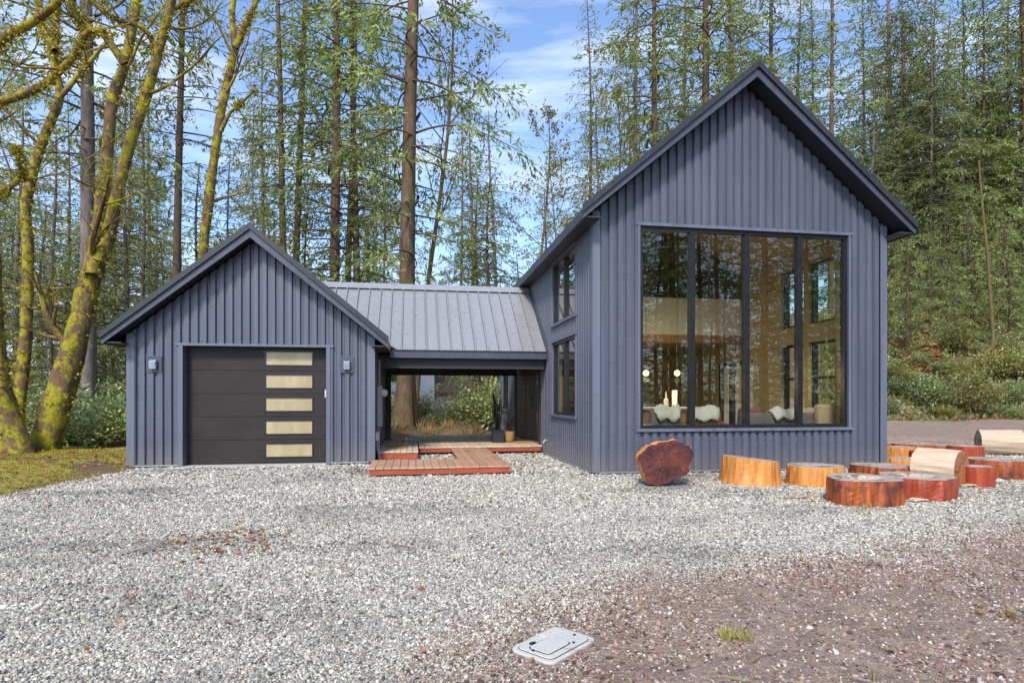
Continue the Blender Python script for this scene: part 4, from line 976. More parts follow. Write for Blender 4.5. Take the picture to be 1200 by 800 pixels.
# ================================================================== TREES
def quads(C, D, E, l_, w_, bend=None):
    """diamond sprays: centre-base C, direction D, side E, length, width (arrays) -> verts, faces"""
    n = len(C); l_ = l_[:, None]; w_ = w_[:, None]
    a = C; b = C + D * l_ * .45 + E * w_ * .5; c = C + D * l_; d = C + D * l_ * .45 - E * w_ * .5
    V = np.stack([a, b, c, d], 1).reshape(-1, 3); f = np.arange(4 * n).reshape(n, 4); return V, f
def unit(a): return a / (np.linalg.norm(a, axis=-1, keepdims=True) + 1e-9)
def tubes(paths, radii, seg=4):
    """many thin tubes; all numpy"""
    Vs, Fs, b = [], [], 0
    for P_, r in zip(paths, radii):
        n = len(P_); d = unit(np.gradient(P_, axis=0)); ref = np.array([.31, .2, 1.]) if abs(d[0, 2]) < .8 else np.array([1., .1, 0])
        a = unit(np.cross(d, ref)); e = np.cross(d, a); th = np.arange(seg) * 2 * math.pi / seg
        V = P_[:, None, :] + r[:, None, None] * (a[:, None, :] * np.cos(th)[None, :, None] + e[:, None, :] * np.sin(th)[None, :, None])
        Vs.append(V.reshape(-1, 3)); k = np.arange(seg); k2 = (k + 1) % seg; i = np.arange(n - 1)[:, None] * seg
        Fs.append(np.stack([i + k, i + k2, i + seg + k2, i + seg + k], -1).reshape(-1, 4) + b); b += n * seg
    return np.concatenate(Vs), np.concatenate(Fs)
def trunk_mesh(H, r0, rs, m, wob=.12, flare=.5, jit=.07):
    n = 26; s = np.linspace(0, 1, n) ** 1.15; seg = 14
    P_ = np.stack([wob * np.sin(s * 5 + rs.uniform(0, 6)) * s * 2, wob * np.cos(s * 4 + rs.uniform(0, 6)) * s * 2, s * H - .3 * (s == 0)], -1); P_ -= np.array([P_[0, 0], P_[0, 1], 0])
    r = r0 * (1 - s) ** .85 + .02 + r0 * flare * np.exp(-s * H / .7)
    V, f = tubes([P_], [r], seg); Vr = V.reshape(n, seg, 3); ln_ = rs.normal(0, jit, seg)
    fl = np.exp(-s * H / 1.2)[:, None]; sc_ = 1 + ln_[None, :] * (.5 + 2.5 * fl); Vr = P_[:, None] + (Vr - P_[:, None]) * sc_[..., None]
    return np_mesh('trunk', Vr.reshape(-1, 3), [f], [m], None, True), P_, r
def conifer(seed, H, r0, cb, Lmax, nb, droop=.35, spray=.30, leaf='needles', bk='bark_brown', dens=1., dead=14, updown=.1, top=.75, flare=.5):
    rs = np.random.default_rng(seed); tm, TP, TR = trunk_mesh(H, r0, rs, bk, .12, flare)
    paths, radii, Cs, Ds, Es, ls, ws = [], [], [], [], [], [], []
    def at(z): return np.array([np.interp(z, TP[:, 2], TP[:, 0]), np.interp(z, TP[:, 2], TP[:, 1]), z])
    for i in range(nb):
        u = ((i + rs.uniform()) / nb) ** .92; t = cb + (.985 - cb) * u
        Lb = Lmax * (1 - u) ** top * rs.uniform(.55, 1.12) * (.55 + .45 * min(1, u * 5)) + .25
        az = i * 2.399 + rs.normal(0, .5); al = updown + rs.normal(0, .12) + .25 * u; dr_ = droop * rs.uniform(.6, 1.3)
        s = np.linspace(0, 1, 8); e = np.array([math.cos(az), math.sin(az), 0]); sd2 = np.array([-e[1], e[0], 0])
        P_ = at(t * H)[None] + Lb * (s[:, None] * math.cos(al) * e + (s * math.sin(al) - dr_ * s ** 2 + .12 * s ** 5)[:, None] * np.array([0, 0, 1]) + (.09 * np.sin(s * 4 + i))[:, None] * sd2)
        paths.append(P_); radii.append(np.maximum(.008, (.013 + .0085 * Lb) * (1 - s) ** .8 + .004))
        if rs.uniform() < .05: continue
        nbr = max(4, int(Lb / .26 * dens)); sb = rs.uniform(.16, 1, nbr) ** .85; sdn = np.where(np.arange(nbr) % 2, 1, -1)
        base = np.stack([np.interp(sb, s, P_[:, k]) for k in range(3)], -1)
        lb = (.36 * Lb * (1 - .62 * sb) * rs.uniform(.5, 1.15, nbr) + .18)
        ang = rs.uniform(.55, 1.15, nbr) * sdn; dirs = e[None] * np.cos(ang)[:, None] + sd2[None] * np.sin(ang)[:, None]
        dirs = unit(dirs + np.array([0, 0, 1]) * rs.normal(-.18, .16, nbr)[:, None])
        nsp = np.maximum(2, (lb / (spray * .31)).astype(int)); ii = np.repeat(np.arange(nbr), nsp); q = rs.uniform(.05, 1, len(ii))
        C = base[ii] + dirs[ii] * (lb[ii] * q)[:, None] + np.array([0, 0, 1]) * (-droop * .8 * lb[ii] * q ** 2)[:, None] + rs.normal(0, .03, (len(ii), 3))
        D = unit(dirs[ii] * .8 + rs.normal(0, .45, (len(ii), 3)) + np.array([0, 0, -.38]))
        nrm = unit(rs.normal(0, .55, (len(ii), 3)) + np.array([0, 0, 1])); E = unit(np.cross(D, nrm))
        l_ = spray * rs.uniform(.5, 1.2, len(ii)); Cs.append(C); Ds.append(D); Es.append(E); ls.append(l_); ws.append(l_ * rs.uniform(.17, .33, len(ii)))
    for i in range(dead):                                       # bare stubs below the crown
        z = rs.uniform(.12, cb + .1) * H; az = rs.uniform(0, 6.28); l_ = rs.uniform(.4, 1.8); s = np.linspace(0, 1, 5)
        P_ = at(z)[None] + l_ * (s[:, None] * np.array([math.cos(az), math.sin(az), 0]) + (-.25 * s ** 2)[:, None] * np.array([0, 0, 1]))
        paths.append(P_); radii.append(.018 * (1 - s) + .004)
    V1, f1 = tubes(paths, radii, 4); V2, f2 = quads(np.concatenate(Cs), np.concatenate(Ds), np.concatenate(Es), np.concatenate(ls), np.concatenate(ws))
    mi = np.concatenate([np.zeros(len(f1)), np.ones(len(f2))])
    return tm, np_mesh('crown', np.concatenate([V1, V2]), [np.concatenate([f1, f2 + len(V1)])], [bk, leaf], mi), H
def twigs(rs, start, d0, L0, r0, lev, paths, radii, ends, up=.25, spread=.7, n=7):
    """recursive bare branches"""
    P_ = [np.array(start, float)]; d = unit(np.array(d0, float))
    for k in range(n - 1):
        d = unit(d + rs.normal(0, .13, 3) + np.array([0, 0, up * .16])); P_.append(P_[-1] + d * L0 / (n - 1))
    P_ = np.array(P_); s = np.linspace(0, 1, n); paths.append(P_); radii.append(np.maximum(.004, r0 * (1 - .75 * s)))
    if lev == 0: ends.append(P_); return
    for k in range(rs.integers(3, 6)):
        q = rs.uniform(.25, .98); i = int(q * (n - 1)); a = unit(rs.normal(0, 1, 3)); dd = unit(unit(P_[min(i + 1, n - 1)] - P_[max(i - 1, 0)]) + a * spread)
        twigs(rs, P_[i], dd, L0 * rs.uniform(.45, .7), r0 * (1 - .7 * q) * .6, lev - 1, paths, radii, ends, up, spread, n)
def leafpts(rs, ends, per, jit, size, dn=-.2):
    C = np.concatenate([e[rs.integers(0, len(e), per)] + rs.normal(0, jit, (per, 3)) for e in ends]); n = len(C)
    D = unit(rs.normal(0, 1, (n, 3)) + np.array([0, 0, dn])); E = unit(np.cross(D, rs.normal(0, 1, (n, 3)))); l_ = size * rs.uniform(.5, 1.3, n); return quads(C, D, E, l_, l_ * rs.uniform(.4, .7, n))
def broadleaf(seed, H, r0, bk='bark_mossy_thin', leaf='leaf_olive', per=5, size=.14, lean=(0, 0), lev=2, cb=.35, nb=16, bl=.3):
    rs = np.random.default_rng(seed); tm, TP, TR = trunk_mesh(H, r0, rs, bk, .25, .4); paths, radii, ends = [], [], []
    for i in range(nb):
        t = cb + (1 - cb) * ((i + rs.uniform()) / nb); k = np.searchsorted(TP[:, 2], t * H * .98); az = i * 2.4 + rs.normal(0, .4)
        twigs(rs, TP[min(k, len(TP) - 1)], (math.cos(az), math.sin(az), .9), H * bl * (1.15 - t) * rs.uniform(.7, 1.2), max(.015, TR[min(k, len(TR) - 1)] * .5), lev, paths, radii, ends)
    V1, f1 = tubes(paths, radii, 4); V2, f2 = leafpts(rs, ends, per, .12, size); mi = np.concatenate([np.zeros(len(f1)), np.ones(len(f2))])
    return tm, np_mesh('crown', np.concatenate([V1, V2]), [np.concatenate([f1, f2 + len(V1)])], [bk, leaf], mi), H
# kinds --------------------------------------------------------------
FIR = [conifer(101, 34, .25, .18, 4.8, 135, .32, .30, 'needles', 'bark_brown', 1.5), conifer(102, 36, .22, .24, 4.2, 130, .45, .30, 'needles', 'bark_grey', 1.5),
       conifer(103, 31, .19, .15, 4.6, 125, .5, .30, 'needles', 'bark_brown', 1.4), conifer(104, 30, .15, .28, 3.0, 95, .4, .27, 'needles_light', 'bark_red', 1.3)]
CED = conifer(105, 34, .29, .17, 4.6, 125, .5, .29, 'needles_light', 'bark_red', 1.4, flare=.95)
HEM = [conifer(111, 13, .11, .06, 3.2, 100, .5, .22, 'needles_light', 'bark_brown', 1.5, 0, .15), conifer(112, 10, .09, .05, 3.0, 90, .6, .20, 'needles_light', 'bark_brown', 1.5, 0, .2),
       conifer(113, 17, .12, .1, 3.2, 100, .45, .24, 'needles', 'bark_grey', 1.4, 4, .1)]
HEMT = [conifer(114, 26, .13, .04, 5.0, 185, .6, .29, 'needles_light', 'bark_brown', 1.5, 0, .15), conifer(115, 24, .12, .05, 4.8, 170, .5, .29, 'needles', 'bark_grey', 1.5, 0, .12)]
ALD = [broadleaf(121, 19, .10, per=8, size=.19), broadleaf(122, 22, .12, per=7, size=.18, cb=.4, nb=16), broadleaf(123, 12, .07, 'bark_grey', per=9, size=.15, cb=.25, nb=16, bl=.26)]
def tree(kind, name, x, y, label, group, scale=1., rz=None, lean=(0, 0), cat='tree', z=None, sxy=None):
    tm, cm_, H = kind
    t = thing(name, (x, y, (tz(x, y) if z is None else z) - .1), label, cat, group)
    for nm, me in (('trunk', tm), ('crown', cm_)): mesh_obj(nm, me, t)
    sxy = sxy or scale; t.scale = (sxy, sxy, scale); t.rotation_euler = (lean[1], lean[0], random.uniform(0, 6.28) if rz is None else rz); return t
def tree_px(kind, name, px, Z, label, group=None, top_px=None, **k):
    b = atz(px, CY, Z)
    if top_px is not None:          # lean sideways so that the stem passes the other column 15 m up
        dxm = (top_px - px) / F * Z; a = math.atan2(dxm, (CY / F) * Z); k['lean'] = (a * CN, a * SN); k['rz'] = 0.
    return tree(kind, name, b.x, b.y, label, group, **k)
# trees one can single out in the photograph
tree_px(FIR[1], 'fir_tree', 104, 21, 'large dark grey trunked fir behind the mossy maples', None, 100, scale=1.0, sxy=1.15)
tree_px(FIR[3], 'fir_tree', 207, 24, 'slim straight reddish fir rising behind the left garage roof slope', None, 208, scale=1.0)
tree_px(FIR[3], 'fir_tree', 339, 27, 'slim fir directly behind the garage ridge, left of its twin', None, 322, scale=1.)
tree_px(FIR[3], 'fir_tree', 344, 29, 'slim fir directly behind the garage ridge, right of its twin', None, 352, scale=1.1)
tree_px(FIR[0], 'fir_tree', 392, 26, 'tall dark fir rising just left of the breezeway roof', None, 392, scale=.95)
tree_px(FIR[2], 'fir_tree', 419, 30, 'brown fir behind the left end of the breezeway ridge', None, 416, scale=1.05)
tree_px(FIR[3], 'fir_tree', 405, 33, 'thin mossy fir between two darker firs left of the breezeway ridge', None, 413, scale=1.15)
tree_px(CED, 'cedar_tree', 475, 22.3, 'great cedar with broad mossy base seen through the breezeway', None, 484, scale=1., sxy=1.05)
tree_px(ALD[1], 'alder_tree', 485, 25, 'thin leaning alder just right of the great cedar', None, 528, scale=.9)
tree_px(HEM[2], 'hemlock_tree', 552, 54, 'bushy light hemlock behind the breezeway roof, left one of the pair', None, 556, scale=1.7)
tree_px(HEM[2], 'hemlock_tree', 582, 50, 'bushy light hemlock behind the breezeway roof, right one of the pair', None, 575, scale=1.5)
tree_px(ALD[0], 'alder_tree', 626, 30, 'bare thin alder standing alone against blue sky left of the tall gable', None, 642, scale=.84)
tree_px(HEM[2], 'hemlock_tree', 703, 31, 'pointed hemlock above the left roof slope of the tall gable', None, 703, scale=.98)
tree_px(ALD[0], 'alder_tree', 722, 33, 'sparse leafy tree close above the left roof slope of the tall gable', None, 719, scale=.9)
tree_px(FIR[2], 'fir_tree', 765, 29, 'fir rising over the upper left slope of the tall gable', None, 769, scale=1.)
tree_px(FIR[0], 'fir_tree', 824, 31, 'dense dark fir just left of the gable peak', None, 824, scale=1.)
tree_px(FIR[1], 'fir_tree', 860, 33, 'fir immediately behind the gable peak', None, 858, scale=1.)
tree_px(FIR[3], 'fir_tree', 974, 40, 'bare stemmed fir rising right of the gable peak', None, 975, scale=1.1)
tree_px(FIR[1], 'fir_tree', 1044, 45, 'tall fir above the right end of the gable roof', None, 1045, scale=1.)
tree_px(HEMT[1], 'fir_tree', 1081, 47, 'fir in the gap right of the gable end', None, 1081, scale=1.)
tree_px(FIR[0], 'fir_tree', 1200, 41, 'dark fir cut by the right edge of the picture', None, 1196, scale=1.)
# the wood behind: stems that nothing in the photo tells apart
def fill(kinds, name, spots, label, group, s0=.85, s1=1.2):
    for px, Z in spots:
        b = atz(px, CY, Z); tree(random.choice(kinds), name, b.x, b.y, label, group, random.uniform(s0, s1))
FS = [(-60, 30), (-10, 40), (175, 50), (310, 54), (540, 60), (690, 58), (745, 48), (800, 52), (900, 42), (935, 48), (1250, 46), (440, 64), (80, 62)]
fill(FIR, 'fir_tree', FS, 'tall conifer standing deep in the wood behind the buildings', 'conifers deep in the wood')
fill(HEMT, 'hemlock_tree', [(1010, 46), (1062, 46), (1098, 48), (1125, 44), (1160, 46), (1185, 43), (1230, 44), (950, 48), (900, 50), (870, 44), (300, 46), (450, 56), (150, 46), (1078, 52), (1145, 54), (1040, 50), (1205, 52), (1175, 58), (1055, 42), (1090, 41), (1115, 42), (1150, 42), (1200, 42)],
     'tall full hemlock filling the gaps between the firs', 'tall hemlocks in the wood', .85, 1.15)
US = [(-40, 22), (20, 26), (60, 24), (150, 27), (180, 31), (120, 33), (235, 30), (270, 28), (300, 33), (360, 32), (430, 34), (395, 38), (505, 60), (478, 56), (530, 64), (562, 30), (590, 32), (610, 38), (640, 36), (680, 38), (575, 25),
      (1050, 42), (1075, 41), (1100, 43), (1130, 41), (1165, 43), (1190, 41), (1215, 42), (1140, 45), (1085, 46), (1020, 40), (1062, 48), (1110, 48), (1178, 47), (1225, 44), (1150, 50), (1195, 50), (1240, 46), (1035, 41),
      (75, 30), (92, 34), (122, 30), (48, 31), (108, 26), (105, 40), (135, 42), (165, 27), (190, 40), (60, 48), (20, 44), (-20, 34), (210, 48), (250, 46), (330, 46), (380, 52)]
fill(HEM, 'hemlock_tree', US, 'young bushy hemlock in the undergrowth of the wood', 'young hemlocks in the wood', .7, 1.15)
AS_ = [(15, 30), (45, 40), (130, 30), (165, 38), (260, 34), (315, 40), (430, 36), (505, 56), (650, 44), (735, 40), (1060, 42), (1120, 46), (1180, 44)]
fill(HEM[:2], 'hemlock_tree', [(1062, 33), (1090, 35), (1118, 33.5), (1138, 36), (1182, 34), (1210, 36), (1046, 37), (1168, 38), (1105, 38)], 'small drooping hemlock rooted on the slope of the right bank', 'hemlocks on the right bank', .45, .8)
fill(ALD, 'alder_tree', AS_, 'thin sparse alder among the conifers of the wood', 'alders in the wood', .7, 1.)
# trees across the drive behind the camera, mirrored in the big window
for i in range(20):
    x = 13 + i * 1.7 + random.uniform(-.7, .7); y = -9 - (i * 7 % 5) * 5.0 - i * .35
    tree(random.choice(FIR[:3] + HEM[2:]), 'fir_tree', x, y, 'tall conifer across the drive, mirrored in the great window', 'conifers mirrored in the window', random.uniform(.8, 1.05), z=0.)
for i in range(22):
    x = 12 + i * 1.6 + random.uniform(-.7, .7); y = -8 - (i * 5 % 4) * 5 - i * .35
    tree(random.choice(HEM), 'hemlock_tree', x, y, 'bushy hemlock across the drive, mirrored in the great window', 'hemlocks mirrored in the window', random.uniform(.8, 1.1), z=0.)

# mossy maples at the left, stems traced along their own curve
def stem_tree(name, label, base_px, Z, stems, bk, leaf=None, tw=3, seed=0, dz=()):
    rs = np.random.default_rng(seed); b = atz(*base_px, Z); bx, by = b.x, b.y; bz = tz(bx, by)
    t = thing(name, (bx, by, bz), label, 'tree'); mb = MB(); paths, radii, ends = [], [], []; skins, norms = [], []
    for si, (pts, w0, w1, dd) in enumerate(stems):
        W = [atz(px, py, Z + dd * (k / max(1, len(pts) - 1))) for k, (px, py) in enumerate(pts)]
        # smooth the traced points
        P_ = np.array([tuple(v) for v in W]); s = np.linspace(0, len(P_) - 1, len(P_) * 5); i = np.arange(len(P_))
        def cr(q):
            k = min(int(q), len(P_) - 2); f = q - k; p0, p1, p2, p3 = P_[max(k - 1, 0)], P_[k], P_[k + 1], P_[min(k + 2, len(P_) - 1)]
            return .5 * ((2 * p1) + (-p0 + p2) * f + (2 * p0 - 5 * p1 + 4 * p2 - p3) * f * f + (-p0 + 3 * p1 - 3 * p2 + p3) * f ** 3)
        Q = np.array([cr(q) for q in s]) - np.array([bx, by, bz]); tq = np.linspace(0, 1, len(Q)); r = (w0 * (1 - tq) + w1 * tq) / F * Z / 2
        Vt, ft = tubes([Q], [r], 16); Vr = Vt.reshape(len(Q), 16, 3)
        bump_ = 1 + .10 * rs.normal(0, 1, (len(Q), 16)); bump_ = (bump_ + np.roll(bump_, 1, 0) + np.roll(bump_, 1, 1)) / 3
        Vr = Q[:, None] + (Vr - Q[:, None]) * bump_[..., None]
        skins.append(Vr.reshape(-1, 3)); norms.append(unit((Vr - Q[:, None]).reshape(-1, 3)))
        if si == 0 or w0 > 14: me = np_mesh('trunk', Vr.reshape(-1, 3), [ft], [bk], None, True); mesh_obj('trunk', me, t)
        else: me = np_mesh('limb', Vr.reshape(-1, 3), [ft], [bk], None, True); mesh_obj('limb', me, t)
        for k in range(tw):
            q = rs.uniform(.45, 1); j = int(q * (len(Q) - 1)); d = unit(rs.normal(0, 1, 3) * np.array([1, .8, .7]) + np.array([0, 0, .5]))
            twigs(rs, Q[j], d, rs.uniform(1.2, 3.), max(.015, r[j] * .42), 2, paths, radii, ends, .3, .8)
    V1, f1 = tubes(paths, radii, 5); mi = np.zeros(len(f1)); V, f = V1, f1; ms = [bk]
    if leaf:
        V2, f2 = leafpts(rs, ends, 4, .06, .085); V = np.concatenate([V1, V2]); f = np.concatenate([f1, f2 + len(V1)]); mi = np.concatenate([mi, np.ones(len(f2))]); ms = [bk, leaf]
    mesh_obj('crown', np_mesh('crown', V, [f], ms, mi, True), t)
    if bk == 'bark_moss':                                   # cushions of moss standing off the bark
        S = np.concatenate(skins); nrm_ = np.concatenate(norms); k = rs.choice(len(S), 9000); C = S[k] + rs.normal(0, .035, (len(k), 3))
        cl = fbm(C[:, 0] + C[:, 2] * .3 + bx, C[:, 2] + C[:, 1], .38, 40 + seed) > .52; C = C[cl]; D = unit(nrm_[k][cl] + rs.normal(0, .6, (len(C), 3)) + np.array([0, 0, -.3])); E = unit(np.cross(D, rs.normal(0, 1, (len(C), 3)))); l_ = rs.uniform(.035, .085, len(C))
        V3, f3 = quads(C, D, E, l_, l_ * .6); o = mesh_obj('moss', np_mesh('moss', V3, [f3], ['moss_tuft']), t); o['kind'] = 'stuff'
    return t
stem_tree('maple_tree', 'great mossy maple with two leaning trunks left of the garage', (48, 535), 13.6,
          [([(44, 545), (62, 490), (78, 437), (95, 374), (110, 315), (122, 270)], 34, 18, .3),
           ([(108, 322), (113, 285), (124, 199), (131, 124), (146, 75), (159, 8), (166, -70), (180, -150)], 16, 7, .8),
           ([(118, 305), (126, 280), (139, 221), (150, 176), (169, 120), (184, 67), (199, 11), (215, -60), (225, -140)], 15, 6.5, -.4),
           ([(146, 75), (120, 40), (103, 37), (86, 12), (75, -30)], 9, 5, -1), ([(184, 67), (170, 35), (130, 20), (100, -5)], 7, 4, -1), ([(199, 11), (226, 0), (250, -30)], 7, 4, .5)], 'bark_moss', 'leaf_olive', 2, 5)
stem_tree('maple_tree', 'slender curved mossy maple trunk near the left edge', (22, 530), 14.6,
          [([(18, 545), (22, 480), (30, 400), (33, 300), (30, 240), (48, 172), (69, 116), (64, 75), (65, 45), (68, 0), (80, -80)], 14, 6, .6),
           ([(69, 116), (95, 85), (120, 55), (135, 38)], 6, 3, .4), ([(64, 60), (50, 30), (45, -20)], 7, 4, .4)], 'bark_moss', 'leaf_olive', 2, 6)
stem_tree('maple_tree', 'broad mossy maple base cut by the left edge, limbs arching into view', (4, 540), 12.8,
          [([(30, 552), (8, 500), (-8, 440), (-14, 380), (-16, 290), (-20, 200), (-22, 120), (-30, 30)], 36, 20, .0),
           ([(-22, 140), (0, 121), (48, 101), (86, 67), (103, 37), (122, 38)], 11, 4, -1.2), ([(-25, 90), (0, 50), (40, 25), (72, -2), (100, -40)], 10, 6, -1.6),
           ([(-20, 230), (0, 226), (20, 212), (26, 195), (18, 172)], 9, 2.5, -.5)], 'bark_moss', 'leaf_olive', 2, 7)
stem_tree('alder_tree', 'leaning mossy alder with forked top behind the garage roof', (232, 520), 19.5,
          [([(228, 530), (233, 400), (238, 300), (246, 225), (257, 142), (267, 95), (276, 56)], 13, 8, .4), ([(276, 56), (272, 20), (276, -30), (270, -90)], 8, 3, .3),
           ([(276, 56), (290, 25), (303, -5), (320, -60)], 8, 3, -.3), ([(259, 154), (270, 132), (284, 120), (297, 106)], 5, 2, -.4)], 'bark_moss', 'leaf_olive', 3, 8)
stem_tree('birch_tree', 'crooked thin stem on the shrubby bank at the right', (1155, 425), 30,
          [([(1153, 440), (1154, 415), (1163, 405), (1162, 370), (1157, 300), (1151, 240), (1147, 188)], 5.5, 2, .3)], 'bark_mossy_thin', None, 2, 9)

# ================================================================== SHRUBS, FERNS, GROUND COVER
def shrub_mesh(seed, R_, H, n, leaf, size, nst=18):
    rs = np.random.default_rng(seed); paths, radii = [], []; Cs, Ds = [], []
    for i in range(nst):
        az = rs.uniform(0, 6.28); sp_ = R_ * rs.uniform(.15, 1); h = H * rs.uniform(.55, 1.05) * (1 - .35 * (sp_ / R_) ** 2); s = np.linspace(0, 1, 6)
        P_ = np.stack([math.cos(az) * sp_ * s ** 1.2, math.sin(az) * sp_ * s ** 1.2, h * s ** .85 - .05], -1) + rs.normal(0, .03, (6, 3)) * s[:, None]; paths.append(P_); radii.append(.012 * (1 - s) + .004)
        m = n // nst; q = rs.uniform(.25, 1, m) ** .7; c = np.stack([np.interp(q, s, P_[:, k]) for k in range(3)], -1)
        ofs = rs.normal(0, 1, (m, 3)) * np.array([.17, .17, .11]) * R_ ; Cs.append(c + ofs); Ds.append(unit(ofs + np.array([0, 0, .05]) + rs.normal(0, .05, (m, 3))))
    C = np.concatenate(Cs); D = np.concatenate(Ds); C[:, 2] = np.abs(C[:, 2]) + .02; k = len(C); E = unit(np.cross(D, unit(rs.normal(0, .5, (k, 3)) + np.array([0, 0, 1])))); l_ = size * rs.uniform(.5, 1.3, k)
    V2, f2 = quads(C, D, E, l_, l_ * rs.uniform(.4, .65, k)); V1, f1 = tubes(paths, radii, 4); b = len(V1)
    return (np_mesh('stems', V1, [f1], ['bark_brown'], None, True), np_mesh('leaves', V2, [f2], [leaf], None))
SH = [shrub_mesh(1, .9, 1.15, 3600, 'leaf_shrub', .10), shrub_mesh(2, 1.1, .9, 4000, 'leaf_shrub', .09), shrub_mesh(3, 1.0, 1.0, 3600, 'leaf_shrub_yellow', .10), shrub_mesh(4, .8, 1.3, 3400, 'leaf_shrub_yellow', .085)]
def shrub(kind, x, y, s, label, group, sz=1.):
    t = thing('shrub', (x, y, tz(x, y) - .03), label, 'shrub', group); mesh_obj('stems', kind[0], t); mesh_obj('leaves', kind[1], t)
    t.scale = (s, s, s * sz); t.rotation_euler.z = random.uniform(0, 6.28); return t
for px, py, Z, s, k, lab in ((72, 500, 15.2, 1.0, 0, 'pale green salal shrub just right of the mossy maple foot'), (103, 500, 15.6, 1.15, 1, 'dense pale green salal shrub in the middle left of the garage'),
                             (136, 500, 14.9, 1.1, 0, 'tall pale green salal shrub against the garage corner'), (120, 500, 17.5, 1.4, 1, 'broad dark shrub behind the salal left of the garage'),
                             (75, 500, 18, 1.5, 0, 'tall shrub between the maple and the grey fir trunk'), (4, 500, 15.6, .9, 2, 'reddish yellow shrub low at the left edge')):
    b = atz(px, py, Z); shrub(SH[k], b.x, b.y, s, lab, None)
GB = 'shrubs covering the right bank'
n_ = 0
for r_ in range(10):
    Z = 27.5 + r_ * 1.3
    for px in np.arange(1000 + (r_ % 2) * 14, 1330, 33 * 29 / Z * 1.05):
        px2 = px + random.uniform(-9, 9); b = atz(px2, CY, Z + random.uniform(-.6, .6))
        if b.x < 9.6 or random.random() < .22: continue
        shrub(random.choice(SH), b.x, b.y, random.uniform(.55, 1.45), 'leafy pale green shrub in the mass covering the right bank', GB, random.uniform(.6, 1.35)); n_ += 1
for px, Z in [(452, 25), (515, 36), (498, 37), (535, 37), (560, 27), (568, 24), (575, 27), (585, 23), (563, 30), (446, 30), (596, 26), (570, 31), (600, 24), (553, 38)]:
    b = atz(px, CY, Z); shrub(random.choice(SH), b.x, b.y, random.uniform(.9, 1.5), 'evergreen shrub in the bushes behind the breezeway deck', 'shrubs behind the deck', random.uniform(.8, 1.3))
for px, Z in [(-70, 18), (-30, 20), (10, 20), (35, 18), (55, 21), (95, 21), (-50, 24), (20, 24), (70, 26), (130, 22), (150, 24)]:
    b = atz(px, CY, Z); shrub(random.choice(SH), b.x, b.y, random.uniform(1.1, 1.8), 'wild shrub in the undergrowth behind the mossy maples', 'shrubs behind the maples', random.uniform(.8, 1.2))
def scatter_quads(name, C, D, E, l_, w_, m, label, cat):
    V, f = quads(C, D, E, l_, w_); return tag(mesh_obj(name, np_mesh(name, V, [f], [m])), label, cat, None, 'stuff')
def tufts(name, xy, per, hgt, spread, m, label, cat, wr=.12, dn=0.):
    x, y = xy; n = len(x); z = terrain(x, y); ii = np.repeat(np.arange(n), per); k = len(ii)
    C = np.stack([x[ii], y[ii], z[ii] - .005], -1) + rng.normal(0, spread, (k, 3)) * np.array([1, 1, 0]); D = unit(rng.normal(0, .55, (k, 3)) + np.array([0, 0, 1 + dn])); D[:, 2] = np.abs(D[:, 2])
    E = unit(np.cross(D, rng.normal(0, 1, (k, 3)))); l_ = hgt * rng.uniform(.4, 1.2, k); return scatter_quads(name, C, D, E, l_, l_ * wr, m, label, cat)
# moss on the verge at the left
x = rng.uniform(-13, -5.2, 9000); y = rng.uniform(8.5, 15.5, 9000); s_ = poly_sd(x, y, GRAVEL)
k = (s_ > .05) & (s_ < 3.5) & (fbm(x, y, .8, 14) - .22 * smooth(-8.2, -6.4, x) * smooth(10.8, 12.4, y) > .28) & ~((x > AX0 - .1) & (y > AY0 - .1))
tufts('moss', (x[k], y[k]), 9, .035, .035, 'moss_tuft', 'yellow green moss carpet on the verge left of the garage', 'moss', .5)
Zb = rng.uniform(27.0, 42, 5200); pb = rng.uniform(960, 1330, 5200); Xb = (pb - CX) / F * Zb; x = Xb * CN + Zb * SN; y = -Xb * SN + Zb * CN; k = x > 9.6
tufts('ground_cover', (x[k], y[k]), 9, .26, .16, 'leaf_shrub_yellow', 'low yellow green ground cover between the shrubs of the right bank', 'ground cover', .45)
# ferns and dry grass under the trees behind the deck
x = rng.uniform(-3, 6, 130); y = rng.uniform(20.5, 30, 130); k = ~((x > 3) & (y < 22.2))
tufts('dry_fern', (x[k], y[k]), 34, .38, .10, 'fern_dry', 'dry tan ferns and grass behind the breezeway deck', 'ferns', .09)
# fallen leaves
def fallen(n, fx, name, m, label, size=.05):
    x, y = fx(n); z = terrain(x, y) + .024; D = unit(np.stack([rng.normal(0, 1, len(x)), rng.normal(0, 1, len(x)), rng.normal(.0, .25, len(x))], -1)); nr = unit(rng.normal(0, .35, (len(x), 3)) + np.array([0, 0, 1])); E = unit(np.cross(D, nr)); l_ = size * rng.uniform(.5, 1.3, len(x))
    return scatter_quads(name, np.stack([x, y, z], -1), D, E, l_, l_ * rng.uniform(.4, .75, len(x)), m, label, 'leaves')
def yard(n):
    Z = np.sqrt(rng.uniform(2.6 ** 2, 13 ** 2, n)); X = rng.uniform(-.9, .9, n) * Z; return X * CN + Z * SN, -X * SN + Z * CN
def clus(n):
    c = [gxy(265, 635), gxy(250, 628), gxy(290, 640), gxy(240, 643)]; i = rng.integers(0, 4, n); c = np.array(c)[i]; return c[:, 0] + rng.normal(0, .35, n), c[:, 1] + rng.normal(0, .28, n)
fallen(420, yard, 'fallen_leaves', 'dry_leaf', 'orange brown dead leaves scattered thinly over the drive', .05)
fallen(230, clus, 'fallen_leaves', 'dry_leaf', 'cluster of orange dead leaves on the gravel before the garage', .06)
def bankl(n):
    Z = rng.uniform(26.5, 29.5, n); px = rng.uniform(1010, 1320, n); X = (px - CX) / F * Z; return X * CN + Z * SN, -X * SN + Z * CN
